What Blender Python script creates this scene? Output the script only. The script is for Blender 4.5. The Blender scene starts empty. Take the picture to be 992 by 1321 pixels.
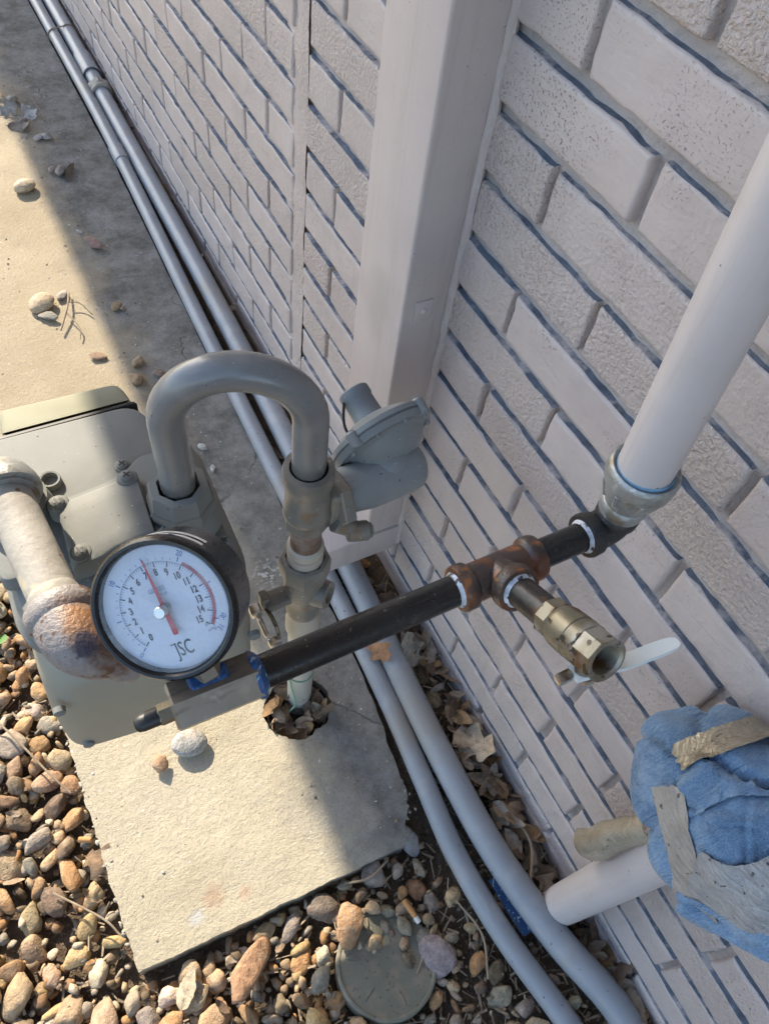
import bpy, bmesh, math, random
import numpy as np
from mathutils import Vector, Matrix, noise
from mathutils.geometry import delaunay_2d_cdt

# ------------------------------------------------------------------ camera, sky, sun, exposure
scene = bpy.context.scene
COL = scene.collection
CAM_LOC = (-0.4503, 0.0, 1.225)
CAM_R = ((0.8824, -0.4584, 0.1063), (-0.3254, -0.7576, -0.5659), (0.3399, 0.4647, -0.8176))  # right, down, forward
cam_data = bpy.data.cameras.new('camera')
cam = bpy.data.objects.new('camera', cam_data)
COL.objects.link(cam)
_r, _d, _f = (Vector(v).normalized() for v in CAM_R)
cam.matrix_world = Matrix(((_r.x, -_d.x, -_f.x, CAM_LOC[0]), (_r.y, -_d.y, -_f.y, CAM_LOC[1]),
                           (_r.z, -_d.z, -_f.z, CAM_LOC[2]), (0, 0, 0, 1)))
cam_data.sensor_fit = 'VERTICAL'
cam_data.sensor_height = 36.0
cam_data.sensor_width = 27.0
cam_data.lens = 36.0 * 993.0 / 1321.0
cam_data.clip_start = 0.02
cam_data.clip_end = 500
scene.camera = cam

SUN = Vector((-0.233, 1.55, 1.0)).normalized()
world = bpy.data.worlds.new('World')
scene.world = world
world.use_nodes = True
wn = world.node_tree
sky = wn.nodes.new('ShaderNodeTexSky')
sky.sky_type = 'NISHITA'
sky.sun_disc = False
sky.sun_elevation = math.asin(SUN.z)
sky.sun_rotation = math.atan2(SUN.x, SUN.y)
sky.air_density = 1.0
sky.dust_density = 1.2
bgn = wn.nodes['Background']
bgn.inputs['Strength'].default_value = 0.14
wn.links.new(sky.outputs['Color'], bgn.inputs['Color'])
sun_data = bpy.data.lights.new('sun', 'SUN')
sun_data.energy = 3.4
sun_data.angle = math.radians(0.45)
sun_data.color = (1.0, 0.885, 0.72)
sun = bpy.data.objects.new('sun', sun_data)
sun.rotation_euler = SUN.to_track_quat('Z', 'Y').to_euler()
sun.location = (0, 6, 6)
COL.objects.link(sun)
vs = scene.view_settings
vs.view_transform = 'Standard'
vs.look = 'None'
vs.gamma = 1
vs.use_curve_mapping = False
vs.exposure = 1.58

cy = scene.cycles
cy.use_adaptive_sampling = True
cy.adaptive_threshold = 0.02
cy.max_bounces = 6
cy.diffuse_bounces = 3
cy.glossy_bounces = 3
cy.transparent_max_bounces = 6
cy.use_denoising = True

RNG = random.Random(11)

# ------------------------------------------------------------------ materials
def new_mat(name):
    m = bpy.data.materials.new(name)
    m.use_nodes = True
    nt = m.node_tree
    return m, nt, nt.nodes['Principled BSDF']

def ramp(nt, fac, stops):
    r = nt.nodes.new('ShaderNodeValToRGB')
    e = r.color_ramp.elements
    while len(e) < len(stops):
        e.new(0.5)
    for k, (p, c) in enumerate(stops):
        e[k].position = p
        e[k].color = (c, c, c, 1) if isinstance(c, (int, float)) else (*c, 1)
    nt.links.new(fac, r.inputs['Fac'])
    return r.outputs['Color']

def noise_tex(nt, scale, detail=4, rough=0.55, vec=None, dist=0.0):
    n = nt.nodes.new('ShaderNodeTexNoise')
    n.inputs['Scale'].default_value = scale
    n.inputs['Detail'].default_value = detail
    n.inputs['Roughness'].default_value = rough
    n.inputs['Distortion'].default_value = dist
    if vec is not None:
        nt.links.new(vec, n.inputs['Vector'])
    return n.outputs['Fac']

def mixc(nt, fac, a, b):
    n = nt.nodes.new('ShaderNodeMix')
    n.data_type = 'RGBA'
    for s, v in ((0, fac), (6, a), (7, b)):
        if isinstance(v, (int, float)):
            n.inputs[s].default_value = v
        elif isinstance(v, tuple):
            n.inputs[s].default_value = (*v, 1)
        else:
            nt.links.new(v, n.inputs[s])
    return n.outputs[2]

def math_n(nt, op, a, b=None):
    n = nt.nodes.new('ShaderNodeMath')
    n.operation = op
    for s, v in ((0, a), (1, b)):
        if v is None:
            continue
        if isinstance(v, (int, float)):
            n.inputs[s].default_value = v
        else:
            nt.links.new(v, n.inputs[s])
    return n.outputs[0]

def wpos(nt):
    return nt.nodes.new('ShaderNodeNewGeometry').outputs['Position']

def bump(nt, bsdf, heights, dist=0.002, strength=1.0):
    h = heights[0]
    for k in heights[1:]:
        h = math_n(nt, 'ADD', h, k)
    b = nt.nodes.new('ShaderNodeBump')
    b.inputs['Distance'].default_value = dist
    b.inputs['Strength'].default_value = strength
    nt.links.new(h, b.inputs['Height'])
    nt.links.new(b.outputs['Normal'], bsdf.inputs['Normal'])

def near_mask(nt, pos, centre, radius, soft=0.35, wob=0.5, wscale=60):
    """1 inside a wobbly ball round centre, 0 outside"""
    v = nt.nodes.new('ShaderNodeVectorMath')
    v.operation = 'DISTANCE'
    nt.links.new(pos, v.inputs[0])
    v.inputs[1].default_value = centre
    d = math_n(nt, 'DIVIDE', v.outputs['Value'], radius)
    n = math_n(nt, 'MULTIPLY', math_n(nt, 'SUBTRACT', noise_tex(nt, wscale, 5, 0.65, pos), 0.5), wob * 2)
    d = math_n(nt, 'ADD', d, n)
    return ramp(nt, d, [(max(0, 1 - soft), 1.0), (1.0, 0.0)])

def mat(name, ca, cb, scale=20, rough=0.6, metal=0.0, bumps=(), bdist=0.001, spots=None, spec=0.5,
        rough_var=0.0, patches=(), detail=5, streaks=()):
    """two-tone noise colour, optional small spots, optional shaped patches, bump from several noises"""
    m, nt, b = new_mat(name)
    pos = wpos(nt)
    col = mixc(nt, ramp(nt, noise_tex(nt, scale, detail, 0.6, pos), [(0.3, 0.0), (0.7, 1.0)]), ca, cb)
    for sc, lo, hi, c in (spots or ()):
        f = ramp(nt, noise_tex(nt, sc, 2, 0.5, pos), [(lo, 0.0), (hi, 1.0)])
        col = mixc(nt, f, col, c)
    for scl, lo, hi, c, amt in streaks:
        mp = nt.nodes.new('ShaderNodeMapping')
        mp.inputs['Scale'].default_value = scl
        nt.links.new(pos, mp.inputs['Vector'])
        f = ramp(nt, noise_tex(nt, 1.0, 4, 0.65, mp.outputs['Vector'], 0.4), [(lo, 0.0), (hi, 1.0)])
        col = mixc(nt, math_n(nt, 'MULTIPLY', f, amt), col, c)
    for centre, radius, c, soft, wob, ws in patches:
        col = mixc(nt, near_mask(nt, pos, centre, radius, soft, wob, ws), col, c)
    nt.links.new(col, b.inputs['Base Color'])
    b.inputs['Metallic'].default_value = metal
    b.inputs['Specular IOR Level'].default_value = spec
    if rough_var:
        r = math_n(nt, 'ADD', math_n(nt, 'MULTIPLY', math_n(nt, 'SUBTRACT', noise_tex(nt, scale * 2.3, 4, 0.6, pos), 0.5), rough_var * 2), rough)
        nt.links.new(r, b.inputs['Roughness'])
    else:
        b.inputs['Roughness'].default_value = rough
    if bumps:
        bump(nt, b, [math_n(nt, 'MULTIPLY', noise_tex(nt, s, 3, 0.6, pos), w) for s, w in bumps], bdist)
    return m

M = {}

def m_brick():
    m, nt, b = new_mat('painted_brick')
    pos = wpos(nt)
    oi = nt.nodes.new('ShaderNodeObjectInfo')
    rnd = oi.outputs['Random']
    col = mixc(nt, ramp(nt, noise_tex(nt, 9, 5, 0.6, pos), [(0.3, 0.0), (0.7, 1.0)]), (0.455, 0.398, 0.378), (0.535, 0.472, 0.448))
    col = mixc(nt, math_n(nt, 'MULTIPLY', rnd, 0.55), col, (0.47, 0.395, 0.355))
    gr = ramp(nt, noise_tex(nt, 2.6, 6, 0.7, pos), [(0.48, 0.0), (0.72, 1.0)])
    col = mixc(nt, math_n(nt, 'MULTIPLY', gr, 0.30), col, (0.36, 0.32, 0.30))
    # worn dark pits where the paint has gone
    pit = math_n(nt, 'MULTIPLY', ramp(nt, noise_tex(nt, 420, 2, 0.5, pos), [(0.62, 0.0), (0.69, 1.0)]),
                 ramp(nt, noise_tex(nt, 7, 3, 0.6, pos), [(0.46, 0.0), (0.62, 1.0)]))
    col = mixc(nt, math_n(nt, 'MULTIPLY', pit, 0.6), col, (0.16, 0.135, 0.12))
    # faint drips and dirt lower on the wall
    mp = nt.nodes.new('ShaderNodeMapping')
    mp.inputs['Scale'].default_value = (1, 40, 3)
    nt.links.new(pos, mp.inputs['Vector'])
    streak = ramp(nt, noise_tex(nt, 1.0, 4, 0.6, mp.outputs['Vector']), [(0.62, 0.0), (0.8, 1.0)])
    col = mixc(nt, math_n(nt, 'MULTIPLY', streak, 0.35), col, (0.33, 0.29, 0.27))
    nt.links.new(col, b.inputs['Base Color'])
    b.inputs['Roughness'].default_value = 0.47
    per = math_n(nt, 'ADD', math_n(nt, 'MULTIPLY', rnd, 0.6), math_n(nt, 'MULTIPLY', noise_tex(nt, 7, 2, 0.5, pos), 0.5))
    rough_amt = ramp(nt, per, [(0.38, 0.10), (0.80, 1.0)])
    h1 = math_n(nt, 'MULTIPLY', math_n(nt, 'MULTIPLY', ramp(nt, noise_tex(nt, 210, 3, 0.55, pos, 0.3), [(0.36, 0.0), (0.68, 1.0)]), rough_amt), 0.50)
    h2 = math_n(nt, 'MULTIPLY', noise_tex(nt, 38, 4, 0.55, pos), 0.55)
    h3 = math_n(nt, 'MULTIPLY', pit, -0.30)
    # long sags and brush drags of thick paint
    mp2 = nt.nodes.new('ShaderNodeMapping'); mp2.inputs['Scale'].default_value = (30, 22, 90)
    nt.links.new(pos, mp2.inputs['Vector'])
    h4 = math_n(nt, 'MULTIPLY', noise_tex(nt, 1.0, 3, 0.6, mp2.outputs['Vector'], 0.5), 0.35)
    bump(nt, b, [h1, h2, h3, h4], 0.0034)
    return m
M['brick'] = m_brick()
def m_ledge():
    m, nt, b = new_mat('shade_toned_ledge')
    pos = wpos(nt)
    col = mixc(nt, ramp(nt, noise_tex(nt, 60, 4, 0.6, pos), [(0.3, 0.0), (0.7, 1.0)]), (0.06, 0.078, 0.108), (0.145, 0.17, 0.21))  # slate tone carries the shade of the recessed joint, broken by paint patches
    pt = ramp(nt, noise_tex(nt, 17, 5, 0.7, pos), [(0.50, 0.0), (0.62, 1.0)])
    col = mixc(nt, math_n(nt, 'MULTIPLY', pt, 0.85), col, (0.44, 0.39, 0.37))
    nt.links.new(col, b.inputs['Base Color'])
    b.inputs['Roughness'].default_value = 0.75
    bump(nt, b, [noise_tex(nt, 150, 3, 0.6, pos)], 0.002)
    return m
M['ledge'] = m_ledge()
M['mortar'] = mat('painted_mortar', (0.33, 0.295, 0.275), (0.45, 0.40, 0.375), 22, 0.7, bumps=((70, 1), (240, .5)), bdist=0.003)
M['caulk'] = mat('painted_caulk', (0.46, 0.405, 0.385), (0.53, 0.47, 0.445), 14, 0.55, bumps=((25, 1), (180, .35)), bdist=0.004)
M['trim'] = mat('painted_trim', (0.49, 0.43, 0.41), (0.55, 0.485, 0.465), 5, 0.45, bumps=((35, .5), (260, .15)), bdist=0.0012,
                spots=((260, 0.74, 0.76, (0.27, 0.25, 0.24)), (7, 0.60, 0.80, (0.44, 0.385, 0.36))),
                streaks=(((60, 60, 2.5), 0.52, 0.75, (0.40, 0.345, 0.32), 0.55), ((160, 160, 9), 0.66, 0.74, (0.30, 0.255, 0.235), 0.5)))
M['whitepipe'] = mat('white_painted_pipe', (0.525, 0.48, 0.465), (0.585, 0.535, 0.52), 8, 0.38, bumps=((60, .4), (320, .2)), bdist=0.0008,
                     spots=((90, 0.745, 0.76, (0.24, 0.215, 0.20)), (14, 0.62, 0.80, (0.50, 0.44, 0.415))),
                     streaks=(((70, 70, 3), 0.52, 0.72, (0.46, 0.40, 0.375), 0.6), ((120, 120, 28), 0.70, 0.74, (0.27, 0.235, 0.215), 0.8)))
M['pvc'] = mat('grey_conduit', (0.245, 0.265, 0.288), (0.295, 0.313, 0.338), 12, 0.36, bumps=((30, .5),), bdist=0.0006,
               spots=((120, 0.71, 0.73, (0.12, 0.12, 0.13)), (22, 0.56, 0.74, (0.33, 0.335, 0.345)), (9, 0.54, 0.70, (0.275, 0.265, 0.25))),
               streaks=(((90, 6, 90), 0.62, 0.72, (0.36, 0.365, 0.37), 0.5), ((70, 14, 70), 0.70, 0.75, (0.13, 0.125, 0.12), 0.7)))
METER = [(0.168, 0.172, 0.158), (0.21, 0.213, 0.196)]
M['meter'] = mat('olive_grey_enamel', METER[0], METER[1], 8, 0.66, spec=0.22, bumps=((300, .3), (30, .4)), bdist=0.0007,
                 spots=((190, 0.735, 0.745, (0.05, 0.045, 0.04)), (300, 0.74, 0.75, (0.42, 0.41, 0.38)), (11, 0.55, 0.75, (0.24, 0.235, 0.205))))
M['meterfront'] = mat('bounce_lit_enamel', (0.27, 0.25, 0.19), (0.315, 0.295, 0.23), 5, 0.42, bumps=((300, .25), (20, .4)), bdist=0.0007,  # the meter's grey enamel with warm bounce light put into the colour
                      spots=((60, 0.72, 0.74, (0.10, 0.085, 0.06)),))
M['greypipe'] = mat('grey_painted_steel', (0.175, 0.177, 0.172), (0.23, 0.23, 0.222), 11, 0.22, bumps=((220, .35), (40, .5)), bdist=0.0006,
                    spots=((380, 0.72, 0.74, (0.36, 0.36, 0.35)), (220, 0.74, 0.75, (0.06, 0.05, 0.045)), (16, 0.56, 0.70, (0.27, 0.265, 0.25))))
M['greycast'] = mat('grey_painted_casting', (0.145, 0.138, 0.122), (0.235, 0.215, 0.18), 22, 0.34, bumps=((240, .5), (40, .6)), bdist=0.0008, rough_var=0.12,
                    spots=((42, 0.60, 0.68, (0.20, 0.145, 0.095)), (160, 0.68, 0.71, (0.38, 0.36, 0.32))))
M['regblue'] = mat('blue_grey_enamel', (0.195, 0.215, 0.222), (0.24, 0.258, 0.262), 9, 0.42, bumps=((260, .3), (30, .4)), bdist=0.0007,
                   spots=((210, 0.73, 0.745, (0.06, 0.06, 0.055)), (260, 0.72, 0.74, (0.40, 0.41, 0.40)), (20, 0.56, 0.72, (0.20, 0.215, 0.215))))
M['rustyneck'] = mat('rusty_nipple', (0.12, 0.055, 0.025), (0.27, 0.22, 0.18), 60, 0.75, bumps=((300, 1),), bdist=0.001)
M['riser'] = mat('pale_riser_pipe', (0.40, 0.39, 0.345), (0.47, 0.46, 0.41), 10, 0.45, bumps=((80, .4),), bdist=0.0006,
                 spots=((50, 0.66, 0.72, (0.25, 0.22, 0.18)),))
M['beigefit'] = mat('beige_fitting', (0.40, 0.36, 0.29), (0.47, 0.43, 0.35), 22, 0.6, bumps=((90, .6),), bdist=0.001)
M['black'] = mat('black_iron_pipe', (0.009, 0.009, 0.010), (0.020, 0.019, 0.018), 26, 0.24, bumps=((160, .6), (45, .4)), bdist=0.0005, rough_var=0.12,
                 spots=((55, 0.64, 0.76, (0.05, 0.036, 0.028)), (240, 0.70, 0.74, (0.10, 0.09, 0.08))),
                 streaks=(((9, 150, 150), 0.60, 0.72, (0.055, 0.042, 0.034), 0.7), ((25, 220, 220), 0.70, 0.76, (0.16, 0.14, 0.12), 0.6)))
M['blackend'] = mat('worn_black_nipple', (0.018, 0.016, 0.015), (0.05, 0.038, 0.03), 40, 0.36, bumps=((160, .6),), bdist=0.0008, rough_var=0.2,
                    spots=((38, 0.56, 0.66, (0.22, 0.095, 0.035)),))
M['tee'] = mat('rust_brown_malleable_iron', (0.040, 0.030, 0.026), (0.080, 0.058, 0.046), 30, 0.34, bumps=((200, .8), (60, .6)), bdist=0.0009, rough_var=0.15,
               spots=((34, 0.46, 0.60, (0.145, 0.055, 0.025)), (75, 0.56, 0.66, (0.27, 0.105, 0.038))),
               patches=(((-0.189, 0.188, 0.712), 0.024, (0.28, 0.105, 0.035), 0.5, 0.6, 70),))
M['ellblack'] = mat('black_malleable_iron', (0.016, 0.016, 0.016), (0.035, 0.034, 0.033), 40, 0.45, bumps=((260, 1),), bdist=0.001,
                    spots=((120, 0.66, 0.71, (0.12, 0.11, 0.10)),))
M['galv'] = mat('galvanised_iron', (0.30, 0.30, 0.28), (0.44, 0.44, 0.42), 70, 0.42, 0.5, bumps=((180, 1.0), (50, .6)), bdist=0.0009, rough_var=0.15,
                spots=((45, 0.54, 0.66, (0.25, 0.22, 0.16)), (110, 0.64, 0.70, (0.55, 0.54, 0.50))))
M['galvdull'] = mat('dusty_galvanised_iron', (0.27, 0.25, 0.215), (0.37, 0.345, 0.30), 26, 0.68, 0.05, spec=0.25, bumps=((150, .8), (40, .7)), bdist=0.001,
                    spots=((30, 0.62, 0.7, (0.44, 0.39, 0.28)), (70, 0.68, 0.73, (0.16, 0.10, 0.06))))
M['rustelbow'] = mat('grey_elbow_with_rust', (0.20, 0.175, 0.165), (0.27, 0.245, 0.23), 24, 0.52, 0.05, bumps=((240, 1.0), (90, .8)), bdist=0.0014, spots=((120, 0.62, 0.70, (0.13, 0.07, 0.04)),),
                     patches=(((-0.478, 0.338, 0.640), 0.030, (0.25, 0.125, 0.055), 0.6, 0.8, 60),
                              ((-0.466, 0.318, 0.622), 0.036, (0.11, 0.05, 0.024), 0.6, 0.8, 70),
                              ((-0.486, 0.318, 0.632), 0.013, (0.045, 0.035, 0.045), 0.4, 1.0, 110)))
M['brass'] = mat('dull_brass', (0.19, 0.165, 0.11), (0.27, 0.24, 0.17), 40, 0.38, 0.55, bumps=((140, .5),), bdist=0.0006, rough_var=0.12,
                 spots=((48, 0.55, 0.64, (0.16, 0.085, 0.04)), (30, 0.60, 0.70, (0.34, 0.31, 0.26)), (130, 0.60, 0.66, (0.07, 0.055, 0.04))))
M['steel'] = mat('bare_steel', (0.20, 0.158, 0.115), (0.27, 0.215, 0.16), 18, 0.38, 0.3, streaks=(((30, 160, 160), 0.55, 0.70, (0.10, 0.075, 0.055), 0.7), ((60, 60, 60), 0.60, 0.72, (0.42, 0.37, 0.30), 0.6)), bumps=((120, .4),), bdist=0.0005, rough_var=0.15,
                 spots=((50, 0.62, 0.7, (0.30, 0.24, 0.18)),))
M['chrome'] = mat('nickel_plate', (0.62, 0.60, 0.55), (0.70, 0.68, 0.64), 30, 0.25, 0.95)
M['handlewhite'] = mat('scuffed_white_lever', (0.60, 0.66, 0.66), (0.70, 0.74, 0.73), 25, 0.42, spots=((170, 0.70, 0.74, (0.30, 0.29, 0.27)),), bumps=((120, .4),), bdist=0.0005)
M['dope'] = mat('white_thread_paste', (0.30, 0.33, 0.38), (0.74, 0.76, 0.78), 150, 0.45, bumps=((260, 1),), bdist=0.0012, spots=((190, 0.55, 0.62, (0.06, 0.05, 0.045)),))
M['bluedope'] = mat('blue_thread_paste', (0.008, 0.035, 0.13), (0.03, 0.12, 0.30), 120, 0.45, bumps=((240, 1),), bdist=0.0012,
                    spots=((160, 0.6, 0.66, (0.35, 0.45, 0.55)),))
M['blueline'] = mat('blue_masking_residue', (0.10, 0.22, 0.34), (0.22, 0.36, 0.48), 90, 0.55, bumps=((240, 1),), bdist=0.001)
M['rubber'] = mat('black_gauge_case', (0.006, 0.006, 0.007), (0.013, 0.0125, 0.012), 30, 0.26, bumps=((300, .3),), bdist=0.0004, rough_var=0.12,
                  spots=((60, 0.68, 0.78, (0.05, 0.045, 0.04)),))
M['capblack'] = mat('black_plastic_cap', (0.012, 0.012, 0.012), (0.02, 0.02, 0.02), 30, 0.45)
M['dial'] = mat('white_dial', (0.58, 0.63, 0.72), (0.63, 0.68, 0.76), 20, 0.5)
M['ink'] = mat('dial_ink_black', (0.02, 0.02, 0.03), (0.03, 0.03, 0.04), 20, 0.6)
M['inkblue'] = mat('dial_ink_blue', (0.03, 0.10, 0.40), (0.05, 0.13, 0.45), 20, 0.6)
M['inkgrey'] = mat('dial_ink_grey', (0.15, 0.20, 0.32), (0.2, 0.25, 0.38), 20, 0.6)
M['red'] = mat('dial_red', (0.45, 0.03, 0.035), (0.52, 0.045, 0.045), 20, 0.5)
M['redarc'] = mat('dial_red_band', (0.33, 0.03, 0.045), (0.38, 0.04, 0.055), 20, 0.6)
M['glintwhite'] = mat('white_case_glint', (0.62, 0.62, 0.60), (0.74, 0.73, 0.70), 70, 0.3, spots=((90, 0.58, 0.64, (0.10, 0.10, 0.10)),))  # white of the painted sun glints on the gauge case
def m_glass():
    m, nt, b = new_mat('gauge_glass')
    tr = nt.nodes.new('ShaderNodeBsdfTransparent')
    gl = nt.nodes.new('ShaderNodeBsdfGlossy')
    gl.inputs['Roughness'].default_value = 0.03
    fr = nt.nodes.new('ShaderNodeFresnel')
    fr.inputs['IOR'].default_value = 1.5
    pos = wpos(nt)
    glare_haze = math_n(nt, 'ADD', 0.02, math_n(nt, 'MULTIPLY', ramp(nt, noise_tex(nt, 24, 5, 0.65, pos, 1.2), [(0.44, 0.0), (0.72, 1.0)]), 0.34))  # patchy pale film stands in for glare on the glass
    mx = nt.nodes.new('ShaderNodeMixShader')
    nt.links.new(fr.outputs[0], mx.inputs[0])
    nt.links.new(tr.outputs[0], mx.inputs[1])
    nt.links.new(gl.outputs[0], mx.inputs[2])
    df = nt.nodes.new('ShaderNodeBsdfDiffuse')
    df.inputs['Color'].default_value = (0.7, 0.7, 0.7, 1)
    m2 = nt.nodes.new('ShaderNodeMixShader')
    nt.links.new(glare_haze, m2.inputs[0])
    nt.links.new(mx.outputs[0], m2.inputs[1])
    nt.links.new(df.outputs[0], m2.inputs[2])
    nt.links.new(m2.outputs[0], nt.nodes['Material Output'].inputs['Surface'])
    return m
M['glass'] = m_glass()

def m_concrete():
    m, nt, b = new_mat('weathered_concrete')
    pos = wpos(nt)
    sx = nt.nodes.new('ShaderNodeSeparateXYZ')
    nt.links.new(pos, sx.inputs[0])
    far = ramp(nt, math_n(nt, 'ADD', math_n(nt, 'SUBTRACT', sx.outputs['Y'], 0.35), math_n(nt, 'MULTIPLY', noise_tex(nt, 6, 3, 0.6, pos), 0.2)), [(0.1, 0.0), (0.75, 1.0)])
    pad = mixc(nt, ramp(nt, noise_tex(nt, 5, 6, 0.65, pos), [(0.3, 0.0), (0.7, 1.0)]), (0.42, 0.37, 0.265), (0.51, 0.455, 0.345))
    walk = mixc(nt, ramp(nt, noise_tex(nt, 4, 6, 0.65, pos), [(0.3, 0.0), (0.7, 1.0)]), (0.36, 0.295, 0.20), (0.46, 0.395, 0.285))
    col = mixc(nt, far, pad, walk)
    # aged grey side towards the wall, toned darker to deepen the shade there
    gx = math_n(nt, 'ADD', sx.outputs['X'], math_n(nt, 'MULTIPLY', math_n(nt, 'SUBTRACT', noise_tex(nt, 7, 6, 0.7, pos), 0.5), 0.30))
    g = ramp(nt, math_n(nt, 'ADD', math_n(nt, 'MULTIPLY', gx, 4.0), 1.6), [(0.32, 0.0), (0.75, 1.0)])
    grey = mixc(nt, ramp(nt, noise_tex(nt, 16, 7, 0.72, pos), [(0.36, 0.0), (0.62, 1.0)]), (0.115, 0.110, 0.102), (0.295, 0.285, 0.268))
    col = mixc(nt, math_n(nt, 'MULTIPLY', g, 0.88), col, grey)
    agg = ramp(nt, noise_tex(nt, 230, 4, 0.65, pos), [(0.54, 0.0), (0.66, 1.0)])
    col = mixc(nt, math_n(nt, 'MULTIPLY', agg, 0.38), col, (0.17, 0.155, 0.13))
    wh = ramp(nt, noise_tex(nt, 150, 3, 0.6, pos), [(0.695, 0.0), (0.72, 1.0)])
    col = mixc(nt, math_n(nt, 'MULTIPLY', wh, 0.8), col, (0.66, 0.64, 0.60))
    for c, r, k in (((-0.47, 0.20, .03), 0.018, (0.42, 0.24, 0.15)), ((-0.43, 0.185, .03), 0.012, (0.44, 0.24, 0.15)), ((-0.50, 0.185, .03), 0.014, (0.40, 0.45, 0.52))):
        col = mixc(nt, math_n(nt, 'MULTIPLY', near_mask(nt, pos, c, r, 0.6, 0.8, 90), 0.4), col, k)
    for c, r in (((-0.205, 0.64, .03), 0.035), ((-0.24, 0.80, .03), 0.022)):
        col = mixc(nt, math_n(nt, 'MULTIPLY', math_n(nt, 'MULTIPLY', near_mask(nt, pos, c, r, 0.8, 0.9, 40), ramp(nt, noise_tex(nt, 120, 2, 0.6, pos), [(0.5, 0.0), (0.56, 1.0)])), 0.9), col, (0.62, 0.61, 0.58))
    # hairline cracks
    vo = nt.nodes.new('ShaderNodeTexVoronoi')
    vo.feature = 'DISTANCE_TO_EDGE'
    vo.inputs['Scale'].default_value = 3.1
    dv = nt.nodes.new('ShaderNodeVectorMath'); dv.operation = 'ADD'
    nt.links.new(pos, dv.inputs[0])
    nv = nt.nodes.new('ShaderNodeTexNoise'); nv.inputs['Scale'].default_value = 14; nv.inputs['Detail'].default_value = 4
    nt.links.new(pos, nv.inputs['Vector'])
    sc = nt.nodes.new('ShaderNodeVectorMath'); sc.operation = 'SCALE'; sc.inputs['Scale'].default_value = 0.10
    nt.links.new(nv.outputs['Color'], sc.inputs[0]); nt.links.new(sc.outputs[0], dv.inputs[1])
    nt.links.new(dv.outputs[0], vo.inputs['Vector'])
    crack = math_n(nt, 'MULTIPLY', ramp(nt, vo.outputs['Distance'], [(0.0, 1.0), (0.006, 0.0)]), math_n(nt, 'MULTIPLY', math_n(nt, 'MULTIPLY', g, 0.6), ramp(nt, noise_tex(nt, 8, 2, 0.5, pos), [(0.52, 0.0), (0.60, 1.0)])))
    col = mixc(nt, crack, col, (0.06, 0.055, 0.05))
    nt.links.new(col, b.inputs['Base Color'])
    b.inputs['Roughness'].default_value = 0.92
    b.inputs['Specular IOR Level'].default_value = 0.15
    mp = nt.nodes.new('ShaderNodeMapping')
    mp.inputs['Scale'].default_value = (40, 95, 40)
    mp.inputs['Rotation'].default_value = (0, 0, 0.25)
    nt.links.new(pos, mp.inputs['Vector'])
    br = math_n(nt, 'MULTIPLY', noise_tex(nt, 1.0, 5, 0.7, mp.outputs['Vector']), math_n(nt, 'SUBTRACT', 1.0, far))
    bump(nt, b, [math_n(nt, 'MULTIPLY', br, 0.55), math_n(nt, 'MULTIPLY', noise_tex(nt, 120, 6, 0.78, pos), 1.0), math_n(nt, 'MULTIPLY', noise_tex(nt, 520, 3, 0.7, pos), 0.5),
                 math_n(nt, 'MULTIPLY', crack, -1.0)], 0.0030)
    return m
M['slab'] = m_concrete()
M['walk'] = M['slab']
M['dirt'] = mat('dark_soil', (0.085, 0.062, 0.042), (0.175, 0.13, 0.09), 40, 0.95, bumps=((90, 1), (320, .7)), bdist=0.006, spec=0.15,
                spots=((200, 0.62, 0.68, (0.26, 0.20, 0.14)),))
M['lid'] = mat('olive_plastic_lid', (0.15, 0.15, 0.112), (0.185, 0.183, 0.14), 14, 0.62, bumps=((300, .4), (60, .4)), bdist=0.0008,
               spots=((40, 0.50, 0.68, (0.235, 0.205, 0.15)), (200, 0.66, 0.70, (0.10, 0.085, 0.06))))
M['paperwhite'] = mat('white_paper', (0.62, 0.60, 0.55), (0.7, 0.68, 0.62), 40, 0.8)
M['filter'] = mat('tan_filter_paper', (0.42, 0.20, 0.07), (0.50, 0.26, 0.10), 60, 0.8)
M['wrapper'] = mat('blue_wrapper', (0.02, 0.06, 0.16), (0.03, 0.09, 0.22), 30, 0.35, spots=((170, 0.62, 0.65, (0.35, 0.45, 0.5)),))
M['twig'] = mat('dry_twig', (0.22, 0.165, 0.11), (0.33, 0.26, 0.18), 60, 0.85, bumps=((200, 1),), bdist=0.0005)
M['green'] = mat('green_weed', (0.05, 0.13, 0.025), (0.10, 0.21, 0.045), 60, 0.55)
M['wire'] = mat('green_tracer_wire', (0.16, 0.32, 0.22), (0.20, 0.38, 0.27), 60, 0.45)
M['eave'] = mat('painted_soffit', (0.60, 0.57, 0.55), (0.64, 0.61, 0.59), 3, 0.6, bumps=((30, .3),), bdist=0.001)
M['sleeve'] = mat('white_plastic_sleeve', (0.55, 0.54, 0.50), (0.62, 0.61, 0.57), 20, 0.5)

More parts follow.
